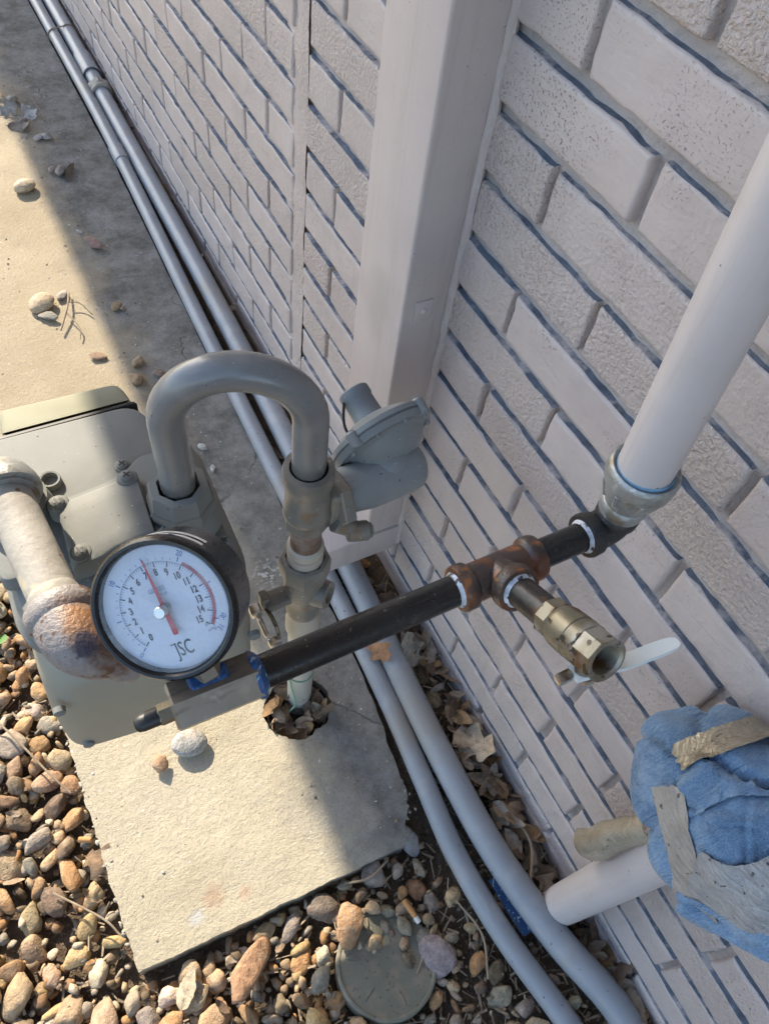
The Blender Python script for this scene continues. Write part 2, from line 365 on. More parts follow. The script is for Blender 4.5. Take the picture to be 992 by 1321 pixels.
def m_attr(name, bscale=(120, 380), bdist=0.0016, rough=0.75):
    """stone colour from the mesh's own 'tint' attribute times a grain"""
    m, nt, b = new_mat(name)
    pos = wpos(nt)
    at = nt.nodes.new('ShaderNodeAttribute')
    at.attribute_name = 'tint'
    n = ramp(nt, noise_tex(nt, 130, 5, 0.65, pos), [(0.25, 0.62), (0.75, 1.25)])
    mm = nt.nodes.new('ShaderNodeMix'); mm.data_type = 'RGBA'; mm.blend_type = 'MULTIPLY'
    mm.inputs[0].default_value = 1.0
    nt.links.new(at.outputs['Color'], mm.inputs[6]); nt.links.new(n, mm.inputs[7])
    nt.links.new(mm.outputs[2], b.inputs['Base Color'])
    b.inputs['Roughness'].default_value = rough
    b.inputs['Specular IOR Level'].default_value = 0.3
    bump(nt, b, [noise_tex(nt, bscale[0], 4, 0.65, pos), math_n(nt, 'MULTIPLY', noise_tex(nt, bscale[1], 3, 0.6, pos), 0.5)], bdist)
    return m
def m_objcol(name, rough=0.72, bdist=0.0034, leaf=False):
    m, nt, b = new_mat(name)
    pos = wpos(nt)
    oi = nt.nodes.new('ShaderNodeObjectInfo')
    n = ramp(nt, noise_tex(nt, 55, 7, 0.75, pos, 0.8), [(0.30, 0.5), (0.52, 1.0), (0.72, 1.45)])
    mm = nt.nodes.new('ShaderNodeMix'); mm.data_type = 'RGBA'; mm.blend_type = 'MULTIPLY'
    mm.inputs[0].default_value = 1.0
    nt.links.new(oi.outputs['Color'], mm.inputs[6]); nt.links.new(n, mm.inputs[7])
    col = mm.outputs[2]
    if leaf:
        sp = ramp(nt, noise_tex(nt, 210, 2, 0.5, pos), [(0.66, 0.0), (0.70, 1.0)])
        col = mixc(nt, math_n(nt, 'MULTIPLY', sp, 0.6), col, (0.07, 0.045, 0.03))
    else:
        v = ramp(nt, noise_tex(nt, 30, 4, 0.65, pos, 1.5), [(0.54, 0.0), (0.70, 1.0)])
        col = mixc(nt, math_n(nt, 'MULTIPLY', v, 0.45), col, (0.46, 0.37, 0.26))
        pt = ramp(nt, noise_tex(nt, 240, 3, 0.6, pos), [(0.60, 0.0), (0.70, 1.0)])
        col = mixc(nt, math_n(nt, 'MULTIPLY', pt, 0.45), col, (0.10, 0.075, 0.055))
    nt.links.new(col, b.inputs['Base Color'])
    b.inputs['Roughness'].default_value = rough
    b.inputs['Specular IOR Level'].default_value = 0.3
    bump(nt, b, [noise_tex(nt, 110, 5, 0.7, pos), math_n(nt, 'MULTIPLY', noise_tex(nt, 420, 2, 0.6, pos), 0.35)], bdist)
    return m
M['gravel'] = m_attr('gravel_stone')
M['stone'] = m_objcol('river_stone')
M['leaf'] = m_objcol('dead_leaf', 0.7, 0.0012, leaf=True)

def m_denim():
    m, nt, b = new_mat('faded_denim')
    pos = wpos(nt)
    mp = nt.nodes.new('ShaderNodeMapping'); mp.inputs['Scale'].default_value = (900, 900, 160); mp.inputs['Rotation'].default_value = (0.5, 0.3, 0.6)
    nt.links.new(pos, mp.inputs['Vector'])
    weave = noise_tex(nt, 1.0, 2, 0.6, mp.outputs['Vector'])
    col = mixc(nt, ramp(nt, noise_tex(nt, 14, 5, 0.6, pos), [(0.3, 0.0), (0.7, 1.0)]), (0.045, 0.115, 0.225), (0.14, 0.25, 0.39))
    fade = ramp(nt, noise_tex(nt, 32, 5, 0.7, pos, 1.0), [(0.45, 0.0), (0.75, 1.0)])
    col = mixc(nt, math_n(nt, 'MULTIPLY', fade, 0.5), col, (0.33, 0.43, 0.54))
    col = mixc(nt, math_n(nt, 'MULTIPLY', ramp(nt, weave, [(0.4, 0.0), (0.7, 1.0)]), 0.35), col, (0.38, 0.48, 0.58))
    st = ramp(nt, noise_tex(nt, 34, 2, 0.5, pos), [(0.74, 0.0), (0.76, 1.0)])
    col = mixc(nt, math_n(nt, 'MULTIPLY', st, 0.6), col, (0.55, 0.60, 0.62))
    nt.links.new(col, b.inputs['Base Color'])
    b.inputs['Roughness'].default_value = 0.9
    b.inputs['Sheen Weight'].default_value = 0.2
    mpw = nt.nodes.new('ShaderNodeMapping'); mpw.inputs['Scale'].default_value = (26, 70, 18); mpw.inputs['Rotation'].default_value = (0.9, 0.2, 0.5)
    nt.links.new(pos, mpw.inputs['Vector'])
    wrk = ramp(nt, noise_tex(nt, 1.0, 3, 0.5, mpw.outputs['Vector'], 1.2), [(0.35, 0.0), (0.5, 1.0), (0.65, 0.1)])
    bump(nt, b, [math_n(nt, 'MULTIPLY', weave, 0.22), math_n(nt, 'MULTIPLY', noise_tex(nt, 50, 3, 0.6, pos), 0.4), math_n(nt, 'MULTIPLY', wrk, 0.30)], 0.0040)
    return m
M['denim'] = m_denim()
def m_tape(name, ca, cb, metal, rough):
    m, nt, b = new_mat(name)
    pos = wpos(nt)
    mp = nt.nodes.new('ShaderNodeMapping'); mp.inputs['Scale'].default_value = (60, 60, 420); mp.inputs['Rotation'].default_value = (0.4, 0.2, 0.0)
    nt.links.new(pos, mp.inputs['Vector'])
    wr = noise_tex(nt, 1.0, 4, 0.65, mp.outputs['Vector'], 0.8)
    col = mixc(nt, ramp(nt, noise_tex(nt, 45, 5, 0.7, pos), [(0.35, 0.0), (0.65, 1.0)]), ca, cb)
    col = mixc(nt, math_n(nt, 'MULTIPLY', ramp(nt, noise_tex(nt, 190, 2, 0.5, pos), [(0.68, 0.0), (0.71, 1.0)]), 0.8), col, (0.05, 0.045, 0.04))
    nt.links.new(col, b.inputs['Base Color'])
    b.inputs['Roughness'].default_value = rough
    b.inputs['Metallic'].default_value = metal
    bump(nt, b, [wr, math_n(nt, 'MULTIPLY', noise_tex(nt, 60, 5, 0.7, pos), 0.9)], 0.0026)
    return m
M['tape'] = m_tape('weathered_duct_tape', (0.33, 0.295, 0.255), (0.45, 0.41, 0.36), 0.15, 0.42)
M['tapegrey'] = m_tape('grey_duct_tape', (0.29, 0.285, 0.285), (0.44, 0.425, 0.41), 0.25, 0.36)
M['tapegloss'] = m_tape('shiny_tape_flap', (0.40, 0.345, 0.25), (0.54, 0.48, 0.37), 0.6, 0.22)

# ------------------------------------------------------------------ object helpers
ROOT = {}     # object name -> world matrix of its root

def link(o):
    COL.objects.link(o)
    return o

def tag(o, label=None, cat=None, group=None, kind=None):
    if label: o['label'] = label
    if cat: o['category'] = cat
    if group: o['group'] = group
    if kind: o['kind'] = kind
    return o

def thing(name, label, cat, loc=(0, 0, 0), mat4=None, group=None):
    o = bpy.data.objects.new(name, None)
    o.empty_display_size = 0.02
    link(o)
    mw = mat4 if mat4 is not None else Matrix.Translation(Vector(loc))
    o.matrix_world = mw
    ROOT[o.name] = mw.copy()
    tag(o, label, cat, group)
    return o

def obj(name, geo, material, parent=None, local=False, smooth=40, origin=None):
    """geo = (verts, faces[, face material indices]) in world space (or the parent's space when local)"""
    verts, faces = geo[0], geo[1]
    if parent is not None:
        rm = ROOT[parent.name]
        if not local:
            inv = rm.inverted()
            verts = [inv @ Vector(v) for v in verts]
    elif origin is not None:
        verts = [Vector(v) - Vector(origin) for v in verts]
    me = bpy.data.meshes.new(name)
    me.from_pydata([tuple(v) for v in verts], [], [tuple(f) for f in faces])
    mats = material if isinstance(material, (list, tuple)) else [material]
    for k in mats:
        me.materials.append(M[k] if isinstance(k, str) else k)
    if len(geo) > 2:
        me.polygons.foreach_set('material_index', geo[2])
    me.validate()
    if smooth:
        me.polygons.foreach_set('use_smooth', [True] * len(me.polygons))
        me.set_sharp_from_angle(angle=math.radians(smooth))
    me.update()
    o = bpy.data.objects.new(name, me)
    link(o)
    if parent is not None:
        o.parent = parent
        ROOT[o.name] = ROOT[parent.name]
    elif origin is not None:
        o.location = origin
        ROOT[o.name] = Matrix.Translation(Vector(origin))
    else:
        ROOT[o.name] = Matrix.Identity(4)
    return o

def join(*geos):
    V, F = [], []
    for g in geos:
        o = len(V)
        V += [tuple(v) for v in g[0]]
        F += [tuple(i + o for i in f) for f in g[1]]
    return V, F

def frame_of(axis, ref=None):
    a = Vector(axis).normalized()
    r = Vector(ref) if ref is not None else (Vector((0, 0, 1)) if abs(a.z) < 0.9 else Vector((1, 0, 0)))
    u = (r - a * r.dot(a)).normalized()
    w = a.cross(u)
    return a, u, w

def lathe(profile, org, axis, seg=32, ref=None, a0=0.0):
    """profile: list of (t along axis, radius); radius 0 closes with a point"""
    a, u, w = frame_of(axis, ref)
    org = Vector(org)
    V, F, rings = [], [], []
    for t, r in profile:
        if r <= 1e-9:
            rings.append([len(V)])
            V.append(org + a * t)
        else:
            base = len(V)
            for k in range(seg):
                th = a0 + 2 * math.pi * k / seg
                V.append(org + a * t + (u * math.cos(th) + w * math.sin(th)) * r)
            rings.append(list(range(base, base + seg)))
    for A, B in zip(rings, rings[1:]):
        for k in range(seg):
            k2 = (k + 1) % seg
            if len(A) == 1 and len(B) == 1:
                continue
            if len(A) == 1:
                F.append((A[0], B[k2], B[k]))
            elif len(B) == 1:
                F.append((A[k], A[k2], B[0]))
            else:
                F.append((A[k], A[k2], B[k2], B[k]))
    return V, F

def cyl(p0, p1, r0, r1=None, seg=28, bev=0.0008, hollow=False):
    p0, p1 = Vector(p0), Vector(p1)
    L = (p1 - p0).length
    r1 = r0 if r1 is None else r1
    b = min(bev, L * 0.3, r0 * 0.3, r1 * 0.3)
    return lathe([(0, 0), (0, r0 - b), (b, r0), (L - b, r1), (L, r1 - b), (L, 0)], p0, p1 - p0, seg)

def hexnut(p0, p1, r, seg=6, ch=0.12, ref=None, a0=0.0):
    p0, p1 = Vector(p0), Vector(p1)
    L = (p1 - p0).length
    c = min(r * ch, L * 0.25)
    return lathe([(0, 0), (0, r - c), (c, r), (L - c, r), (L, r - c), (L, 0)], p0, p1 - p0, seg, ref, a0)

def catmull(pts, n=10):
    P = [Vector(p) for p in pts]
    P = [P[0] * 2 - P[1]] + P + [P[-1] * 2 - P[-2]]
    out = []
    for i in range(1, len(P) - 2):
        for k in range(n):
            t = k / n
            out.append(0.5 * ((2 * P[i]) + (P[i + 1] - P[i - 1]) * t + (2 * P[i - 1] - 5 * P[i] + 4 * P[i + 1] - P[i + 2]) * t * t
                              + (3 * P[i] - P[i - 1] - 3 * P[i + 1] + P[i + 2]) * t ** 3))
    out.append(P[-2])
    return out

def tube(path, r, seg=20, caps=True):
    P = [Vector(p) for p in path]
    n = len(P)
    rs = r if isinstance(r, (list, tuple)) else [r] * n
    V, F = [], []
    t0 = (P[1] - P[0]).normalized()
    _, u, w = frame_of(t0)
    for i in range(n):
        t = (P[min(i + 1, n - 1)] - P[max(i - 1, 0)]).normalized()
        u = (u - t * u.dot(t)).normalized()
        w = t.cross(u)
        for k in range(seg):
            th = 2 * math.pi * k / seg
            V.append(P[i] + (u * math.cos(th) + w * math.sin(th)) * rs[i])
    for i in range(n - 1):
        for k in range(seg):
            k2 = (k + 1) % seg
            F.append((i * seg + k, i * seg + k2, (i + 1) * seg + k2, (i + 1) * seg + k))
    if caps:
        F.append(tuple(reversed(range(seg))))
        F.append(tuple(range((n - 1) * seg, n * seg)))
    return V, F

def arc_path(c, e0, e1, r, a0, a1, n=14):
    c, e0, e1 = Vector(c), Vector(e0), Vector(e1)
    return [c + (e0 * math.cos(a0 + (a1 - a0) * k / n) + e1 * math.sin(a0 + (a1 - a0) * k / n)) * r for k in range(n + 1)]

def bm_geo(bm):
    bm.verts.index_update()
    V = [v.co.copy() for v in bm.verts]
    F = [[v.index for v in f.verts] for f in bm.faces]
    bm.free()
    return V, F

def bbox(lo, hi, bev=0.002, seg=2, rot=None, about=None):
    bm = bmesh.new()
    bmesh.ops.create_cube(bm, size=1)
    lo, hi = Vector(lo), Vector(hi)
    for v in bm.verts:
        v.co = Vector([(lo[i] + hi[i]) / 2 + v.co[i] * (hi[i] - lo[i]) for i in range(3)])
    if bev:
        bmesh.ops.bevel(bm, geom=list(bm.edges), offset=bev, segments=seg, affect='EDGES', profile=0.5)
    if rot is not None:
        c = Vector(about) if about is not None else (lo + hi) / 2
        for v in bm.verts:
            v.co = c + rot @ (v.co - c)
    return bm_geo(bm)

def rounded_poly(pts, rad, n=6):
    """rounded corners of a closed 2D polygon"""
    out = []
    m = len(pts)
    for i in range(m):
        p, a, b = Vector(pts[i]), Vector(pts[i - 1]), Vector(pts[(i + 1) % m])
        r = rad[i] if isinstance(rad, (list, tuple)) else rad
        da, db = (a - p).normalized(), (b - p).normalized()
        for k in range(n + 1):
            t = k / n
            q = (p + da * r) * (1 - t) ** 2 + p * 2 * t * (1 - t) + (p + db * r) * t * t
            out.append(q)
    return out

def prism(poly, layers):
    """poly: 2D outline (x, y); layers: list of (z, inset) stacked outlines, insetting towards the centre"""
    c = sum((Vector(p) for p in poly), Vector((0, 0))) / len(poly)
    n = len(poly)
    nrm = []
    for i in range(n):
        t = (Vector(poly[(i + 1) % n]) - Vector(poly[i - 1]))
        if t.length < 1e-9: t = Vector((1, 0))
        t.normalize()
        nv = Vector((t.y, -t.x))
        if nv.dot(Vector(poly[i]) - c) < 0: nv = -nv
        nrm.append(nv)
    V, F = [], []
    for z, ins in layers:
        for i in range(n):
            q = Vector(poly[i]) - nrm[i] * ins
            V.append(Vector((q.x, q.y, z)))
    for l in range(len(layers) - 1):
        for i in range(n):
            j = (i + 1) % n
            F.append((l * n + i, l * n + j, (l + 1) * n + j, (l + 1) * n + i))
    F.append(tuple(reversed(range(n))))
    F.append(tuple(range((len(layers) - 1) * n, len(layers) * n)))
    return V, F

def nz(p, s=1.0, seed=0.0):
    return noise.noise(Vector((p[0] * s + seed, p[1] * s - seed, p[2] * s + 2 * seed)))

# ------------------------------------------------------------------ ground, pad and walk
g = bpy.data.meshes.new('ground')
GN = 40
gv, gf = [], []
gx = [-60, -20, -6, -2] + [-1.3 + 1.45 * k / 44 for k in range(45)] + [2, 6, 20, 60]
gy = [-60, -20, -5, -1.5] + [-0.8 + 2.0 * k / 56 for k in range(57)] + [3, 8, 20, 60]
for yy in gy:
    for xx in gx:
        zz = -0.016
        if -1.35 < xx < 0.2 and -0.85 < yy < 1.25:
            zz += 0.008 * nz((xx, yy, 0), 9) + 0.004 * nz((xx, yy, 3), 30)
        if xx > -0.2 and yy > 0.12:
            zz += 0.022 * min(1, max(0, (xx + 0.2) / 0.05)) * min(1, max(0, (yy - 0.12) / 0.12))
        gv.append((xx, yy, zz))
w = len(gx)
for j in range(len(gy) - 1):
    for i in range(w - 1):
        gf.append((j * w + i, j * w + i + 1, (j + 1) * w + i + 1, (j + 1) * w + i))
tag(obj('ground', (gv, gf), 'dirt', smooth=180), kind='structure')

def cdt_slab(outline, holes, inner, ztop, zbot, amp):
    pts = [Vector(p) for p in outline]
    faces_in = [list(range(len(pts)))]
    edges = []
    n0 = len(pts)
    edges += [(i, (i + 1) % n0) for i in range(n0)]
    hole_idx = []
    for h in holes:
        s = len(pts)
        pts += [Vector(p) for p in h]
        edges += [(s + i, s + (i + 1) % len(h)) for i in range(len(h))]
    pts += [Vector(p) for p in inner]
    res = delaunay_2d_cdt(pts, edges, [], 0, 1e-7)
    vo, eo, fo = res[0], res[1], res[2]
    def inside(p, poly):
        c = False
        for i in range(len(poly)):
            a, b = poly[i], poly[i - 1]
            if (a[1] > p[1]) != (b[1] > p[1]) and p[0] < (b[0] - a[0]) * (p[1] - a[1]) / (b[1] - a[1]) + a[0]:
                c = not c
        return c
    V = [Vector((v.x, v.y, ztop + amp * nz((v.x, v.y, 0), 14) + amp * 0.6 * nz((v.x, v.y, 5), 45))) for v in vo]
    F = []
    for f in fo:
        c = sum((vo[i] for i in f), Vector((0, 0))) / len(f)
        if inside(c, outline) and not any(inside(c, h) for h in holes):
            F.append(list(f))
    ec = {}
    for f in F:
        for i in range(len(f)):
            a, b = f[i], f[(i + 1) % len(f)]
            ec.setdefault((min(a, b), max(a, b)), []).append((a, b))
    n = len(V)
    V2 = V + [Vector((v.x, v.y, zbot)) for v in V]
    mid = {}
    for k, l in ec.items():
        if len(l) == 1:
            a, b = l[0]
            F.append([b, a, a + n, b + n])
    return V2, F

# gas meter pad with the sleeve hole of the riser
HOLE = Vector((-0.257, 0.398))
def jit_line(a, b, n, amp, seed):
    out = []
    a, b = Vector(a), Vector(b)
    t = (b - a).normalized()
    nv = Vector((t.y, -t.x))
    for k in range(n):
        p = a.lerp(b, k / n)
        d = amp * (nz((p.x, p.y, seed), 30) + 0.7 * nz((p.x, p.y, seed + 3), 90))
        out.append(p + nv * (d if k else 0))
    return out
pad_outline = (jit_line((-0.587, 0.158), (-0.20, 0.140), 60, 0.0022, 1) + jit_line((-0.20, 0.140), (-0.162, 0.20), 8, 0.006, 2)
               + jit_line((-0.162, 0.20), (-0.138, 0.40), 16, 0.004, 4) + jit_line((-0.138, 0.40), (-0.1205, 0.905), 36, 0.003, 4) + jit_line((-0.1205, 0.905), (-0.592, 0.905), 20, 0.0, 5)
               + jit_line((-0.592, 0.905), (-0.587, 0.158), 90, 0.0045, 6))
hole = [HOLE + Vector((math.cos(a) * 0.054, math.sin(a) * 0.050)) * (1 + 0.10 * nz((math.cos(a), math.sin(a), 0), 2.2) + 0.05 * nz((math.cos(a), math.sin(a), 3), 6)) for a in [2 * math.pi * k / 80 for k in range(80)]]
rr = random.Random(5)
inner = [(rr.uniform(-0.58, -0.165), rr.uniform(0.165, 0.90)) for _ in range(2200)]
inner = [p for p in inner if (Vector(p) - HOLE).length > 0.056]
tag(obj('concrete_pad', cdt_slab(pad_outline, [hole], inner, 0.030, -0.03, 0.0022), 'slab', smooth=35),
    'rough pale concrete pad under the grey gas meter', 'concrete pad')
walk_outline = jit_line((-2.2, 0.9055), (-0.1205, 0.9055), 40, 0.0, 7) + jit_line((-0.1205, 0.9055), (-0.115, 1.23), 12, 0.002, 8) + jit_line((-0.115, 1.23), (-0.093, 2.0), 24, 0.003, 8) + \
    jit_line((-0.093, 2.0), (-0.088, 3.4), 24, 0.002, 8) + [Vector((-0.088, 3.4)), Vector((-0.088, 12)), Vector((-2.2, 12))]
inner = [(rr.uniform(-1.0, -0.16), rr.uniform(0.93, 3.3)) for _ in range(1200)]
tag(obj('walkway', cdt_slab(walk_outline, [], inner, 0.030, -0.05, 0.0022), 'walk', smooth=35), kind='structure')

# sleeve ring in the pad hole
_sl = thing('pipe_sleeve', 'white plastic sleeve rim set in the concrete around the riser', 'pipe sleeve', (HOLE.x, HOLE.y, 0))
obj('rim', lathe([(-0.05, 0.0465), (0.012, 0.0465), (0.0135, 0.0475), (0.012, 0.0485), (-0.05, 0.0485)], (HOLE.x, HOLE.y, 0), (0, 0, 1), 40), 'sleeve', _sl)

# ------------------------------------------------------------------ brick wall
Z0, Y0, L, H = 0.9353, 0.3637, 0.203, 0.0677
wall = thing('brick_wall', 'lavender grey painted brick wall with raked joints along the right side', 'brick wall', (0, 0, 0))
obj('mortar_core', bbox((0.0130, -3.0, -0.1), (0.20, 12.0, 2.45), 0), 'mortar', wall, smooth=0)
mv_, mf_ = [], []
my = [-0.6 + 0.009 * k for k in range(190)] + [1.11 + 0.03 * k for k in range(90)]
mz = [-0.03 + 0.0058 * k for k in range(226)]
for z in mz:
    for y in my:
        mv_.append((0.0095 + 0.0034 * nz((0, y, z), 30, 6) + 0.0016 * nz((0, y, z), 95, 2), y, z))
for j in range(len(mz) - 1):
    for i in range(len(my) - 1):
        a = j * len(my) + i
        mf_.append((a, a + len(my), a + len(my) + 1, a + 1))
obj('mortar', (mv_, mf_), 'mortar', wall, smooth=180)
cjv, cjf = [], []
CJN = 15
for k in range(241):
    z = k * 0.01 - 0.02
    for j in range(CJN):
        t = j / (CJN - 1)
        y = 0.9715 + 0.080 * t
        x = 0.0016 + 0.0022 * nz((0, y, z), 22, 3) + 0.0009 * nz((0, y, z), 70, 3) + 0.007 * max(0, t - 0.35)
        cjv.append((x, y + 0.002 * nz((j * .4, 0, z), 11), z))
for k in range(240):
    for j in range(CJN - 1):
        a = k * CJN + j
        cjf.append((a, a + CJN, a + CJN + 1, a + 1))
obj('control_joint', (cjv, cjf), 'brick', wall, smooth=60)
BH = H - 0.0118

def brick_mesh(name, length, seed, rough=1.0):
    r = random.Random(seed)
    hl, hh = length / 2, BH / 2
    ey = [0.0, 0.0010, 0.0026, 0.0055]
    ez = [0.0, 0.0010, 0.0026, 0.0055]
    n_in = max(3, int((length - 0.011) / 0.013))
    ys = [-hl + e for e in ey] + [-hl + 0.0055 + (length - 0.011) * k / n_in for k in range(1, n_in)] + [hl - e for e in reversed(ey)]
    zs = [-hh + e for e in ez] + [-hh + 0.0055 + (BH - 0.011) * k / 4 for k in range(1, 4)] + [hh - e for e in reversed(ez)]
    nx_, nz_ = len(ys) - 1, len(zs) - 1
    V, F, MI, idx = [], [], [], {}
    tilt_y, tilt_z = r.uniform(-0.006, 0.006), r.uniform(-0.014, 0.014)
    cham = r.uniform(0.6, 1.6)
    for j in range(nz_ + 1):
        for i in range(nx_ + 1):
            y, z = ys[i], zs[j]
            e = min(hl - abs(y), hh - abs(z))
            cor = min(hl - abs(y), 0.006) + min(hh - abs(z), 0.006)
            x = 0.0017 * cham * math.exp(-e / 0.0010) + 0.0011 * math.exp(-cor / 0.0022)
            x += 0.0011 * nz((0, y, z), 26, seed * 1.3) * rough + 0.0006 * nz((0, y, z), 90, seed * 2.1) * rough + tilt_y * y * 0.6 + tilt_z * z * 0.6
            wz = 0.0019 * nz((0, y, 0), 42, seed + (3 if z > 0 else 11)) + 0.0010 * nz((0, y, 1), 120, seed + (5 if z > 0 else 17))
            wy = 0.0018 * nz((0, 0, z), 60, seed + (7 if y > 0 else 23))
            z2 = z + wz * rough * (abs(z) / hh) ** 2
            y2 = y + wy * rough * (abs(y) / hl) ** 8
            # knocked corner or chipped edge here and there
            if r.random() < 0.02 and e < 0.0015: x += 0.003
            idx[i, j] = len(V)
            V.append((x, y2, z2))
    for j in range(nz_):
        for i in range(nx_):
            F.append((idx[i, j], idx[i, j + 1], idx[i + 1, j + 1], idx[i + 1, j])); MI.append(0)
    per = [(i, 0) for i in range(nx_)] + [(nx_, j) for j in range(nz_)] + [(i, nz_) for i in range(nx_, 0, -1)] + [(0, j) for j in range(nz_, 0, -1)]
    bk = []
    for p in per:
        v = V[idx[p]]
        bk.append(len(V)); V.append((0.022, v[1], v[2]))
    for k in range(len(per)):
        k2 = (k + 1) % len(per)
        F.append((idx[per[k]], idx[per[k2]], bk[k2], bk[k]))
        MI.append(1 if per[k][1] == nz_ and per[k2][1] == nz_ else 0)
    me = bpy.data.meshes.new(name)
    me.from_pydata(V, [], F)
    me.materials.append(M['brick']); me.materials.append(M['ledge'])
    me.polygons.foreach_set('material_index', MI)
    me.polygons.foreach_set('use_smooth', [True] * len(F))
    me.set_sharp_from_angle(angle=math.radians(60))
    me.update()
    return me
full = [brick_mesh('brick', L - 0.0090, 100 + k, 1.1) for k in range(14)]
half = [brick_mesh('brick_half', L / 2 - 0.0085, 200 + k, 1.1) for k in range(6)]
cand = []
for c in range(-23, 14):                    # course c lies between bed c and bed c+1
    zc = Z0 - c * H - 0.0030 - BH / 2
    if zc < -0.03: continue
    par = (c % 2) * L / 2
    n0 = int((-1.6 - Y0) / L)
    n1 = int((9.2 - Y0) / L)
    for n in range(n0, n1):
        ya = Y0 + par + n * L
        yb = ya + L
        kind = 'f'
        if yb < 0.98 + 0.001: pass
        elif ya < 0.97: kind, yb = 'h', ya + L / 2
        if ya > 0.96: ya += 0.042; yb += 0.042
        cand.append(((ya + yb) / 2, zc, kind))
    if par > 0: cand.append((0.9745 + 0.042 + L / 4, zc, 'h'))
def in_view(y, z):
    p = Vector((0, y, z)) - Vector(CAM_LOC)
    q = (p.dot(_r), p.dot(_d), p.dot(_f))
    if q[2] < 0.1: return None
    u, v = 993 * q[0] / q[2], 993 * q[1] / q[2]
    mg = 0.6 * 993 * L / q[2]
    if abs(u) < 496 + mg * 0.5 and abs(v) < 660 + mg * 0.5 and not (0.60 < y < 0.66 and z > .15):
        return q[2]
    return None
vis, rest = [], []
for y, z, k in cand:
    d = in_view(y, z)
    (vis if d is not None else rest).append((d, y, z, k))
vis.sort(key=lambda t: t[0])
rest += vis[300:]
rb = random.Random(3)
for d, y, z, k in vis[:300]:
    o = bpy.data.objects.new('brick', rb.choice(full if k == 'f' else half))
    link(o)
    o.parent = wall
    o.location = (rb.uniform(-0.0012, 0.0014), y + rb.uniform(-0.0015, 0.0015), z + rb.uniform(-0.0008, 0.0008))
    o.rotation_euler = (rb.uniform(-0.006, 0.006), 0, rb.uniform(-0.004, 0.004))
RV, RF, RM = [], [], []
for d, y, z, k in rest:
    hl = (L - 0.0105) / 2 if k == 'f' else (L / 2 - 0.0085) / 2
    hh = BH / 2
    b0 = len(RV)
    for sx in (0.0, 0.022):
        for sy, sz in ((-1, -1), (1, -1), (1, 1), (-1, 1)):
            RV.append((sx, y + sy * hl, z + sz * hh))
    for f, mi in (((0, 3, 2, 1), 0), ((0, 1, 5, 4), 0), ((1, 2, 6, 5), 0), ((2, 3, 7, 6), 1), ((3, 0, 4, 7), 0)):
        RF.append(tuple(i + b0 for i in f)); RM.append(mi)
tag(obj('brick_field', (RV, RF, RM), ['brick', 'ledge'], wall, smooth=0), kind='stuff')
# smooth painted parge at the wall's foot
pg = []
pf = []
ny = 160
for i in range(ny + 1):
    y = -1.2 + 5.2 * i / ny
    top = 0.020 + 0.008 * nz((0, y, 0), 5)
    for x, z in ((0.012, top + 0.012), (0.001, top + 0.006), (-0.002, top - 0.008), (-0.004 - 0.003 * nz((0, y, 2), 8), -0.05)):
        pg.append((x, y, z))
for i in range(ny):
    for k in range(3):
        pf.append((i * 4 + k, i * 4 + k + 1, (i + 1) * 4 + k + 1, (i + 1) * 4 + k))
obj('foundation_parge', (pg, pf), 'caulk', wall, smooth=60)
# roof overhang of the same building, above the picture: it casts the long shade on the pad and walk
ev = thing('roof_eave', 'painted roof eave overhanging the brick wall above the picture', 'roof eave', (0, 0, 2.4))
obj('soffit', bbox((-0.80, -3, 2.42), (0.25, 12, 2.45), 0), 'eave', ev, smooth=0)
obj('fascia', bbox((-0.846, -3, 2.40), (-0.802, 12, 2.58), 0.004), 'eave', ev, smooth=0)

# ------------------------------------------------------------------ downspout post
post = thing('downspout', 'square lavender grey painted downspout fixed to the brick wall', 'downspout', (-0.03, 0.62, 0.11))
obj('pipe', bbox((-0.062, 0.567, 0.172), (0.006, 0.675, 2.43), 0.0035, 3), 'trim', post)
obj('shoe', bbox((-0.132, 0.563, 0.108), (0.0, 0.681, 0.172), 0.003, 2), 'trim', post)
obj('strap_plate', bbox((-0.047, 0.5645, 0.622), (-0.024, 0.5675, 0.652), 0.001), 'trim', post)
obj('strap_screw', lathe([(0, 0.0045), (0.0015, 0.0042), (0.003, 0.002), (0.0032, 0)], (-0.0355, 0.5648, 0.6376), (0, -1, 0), 14), 'trim', post)
caulk_path = [(0.001, 0.5665 - 0.001 + 0.002 * nz((0, 0, z), 25), z) for z in [0.12 + k * 0.012 for k in range(100)]]
obj('caulk_bead', tube(caulk_path, [0.0055 + 0.0018 * nz((2, 0, p[2]), 40) for p in caulk_path], 8), 'caulk', post)

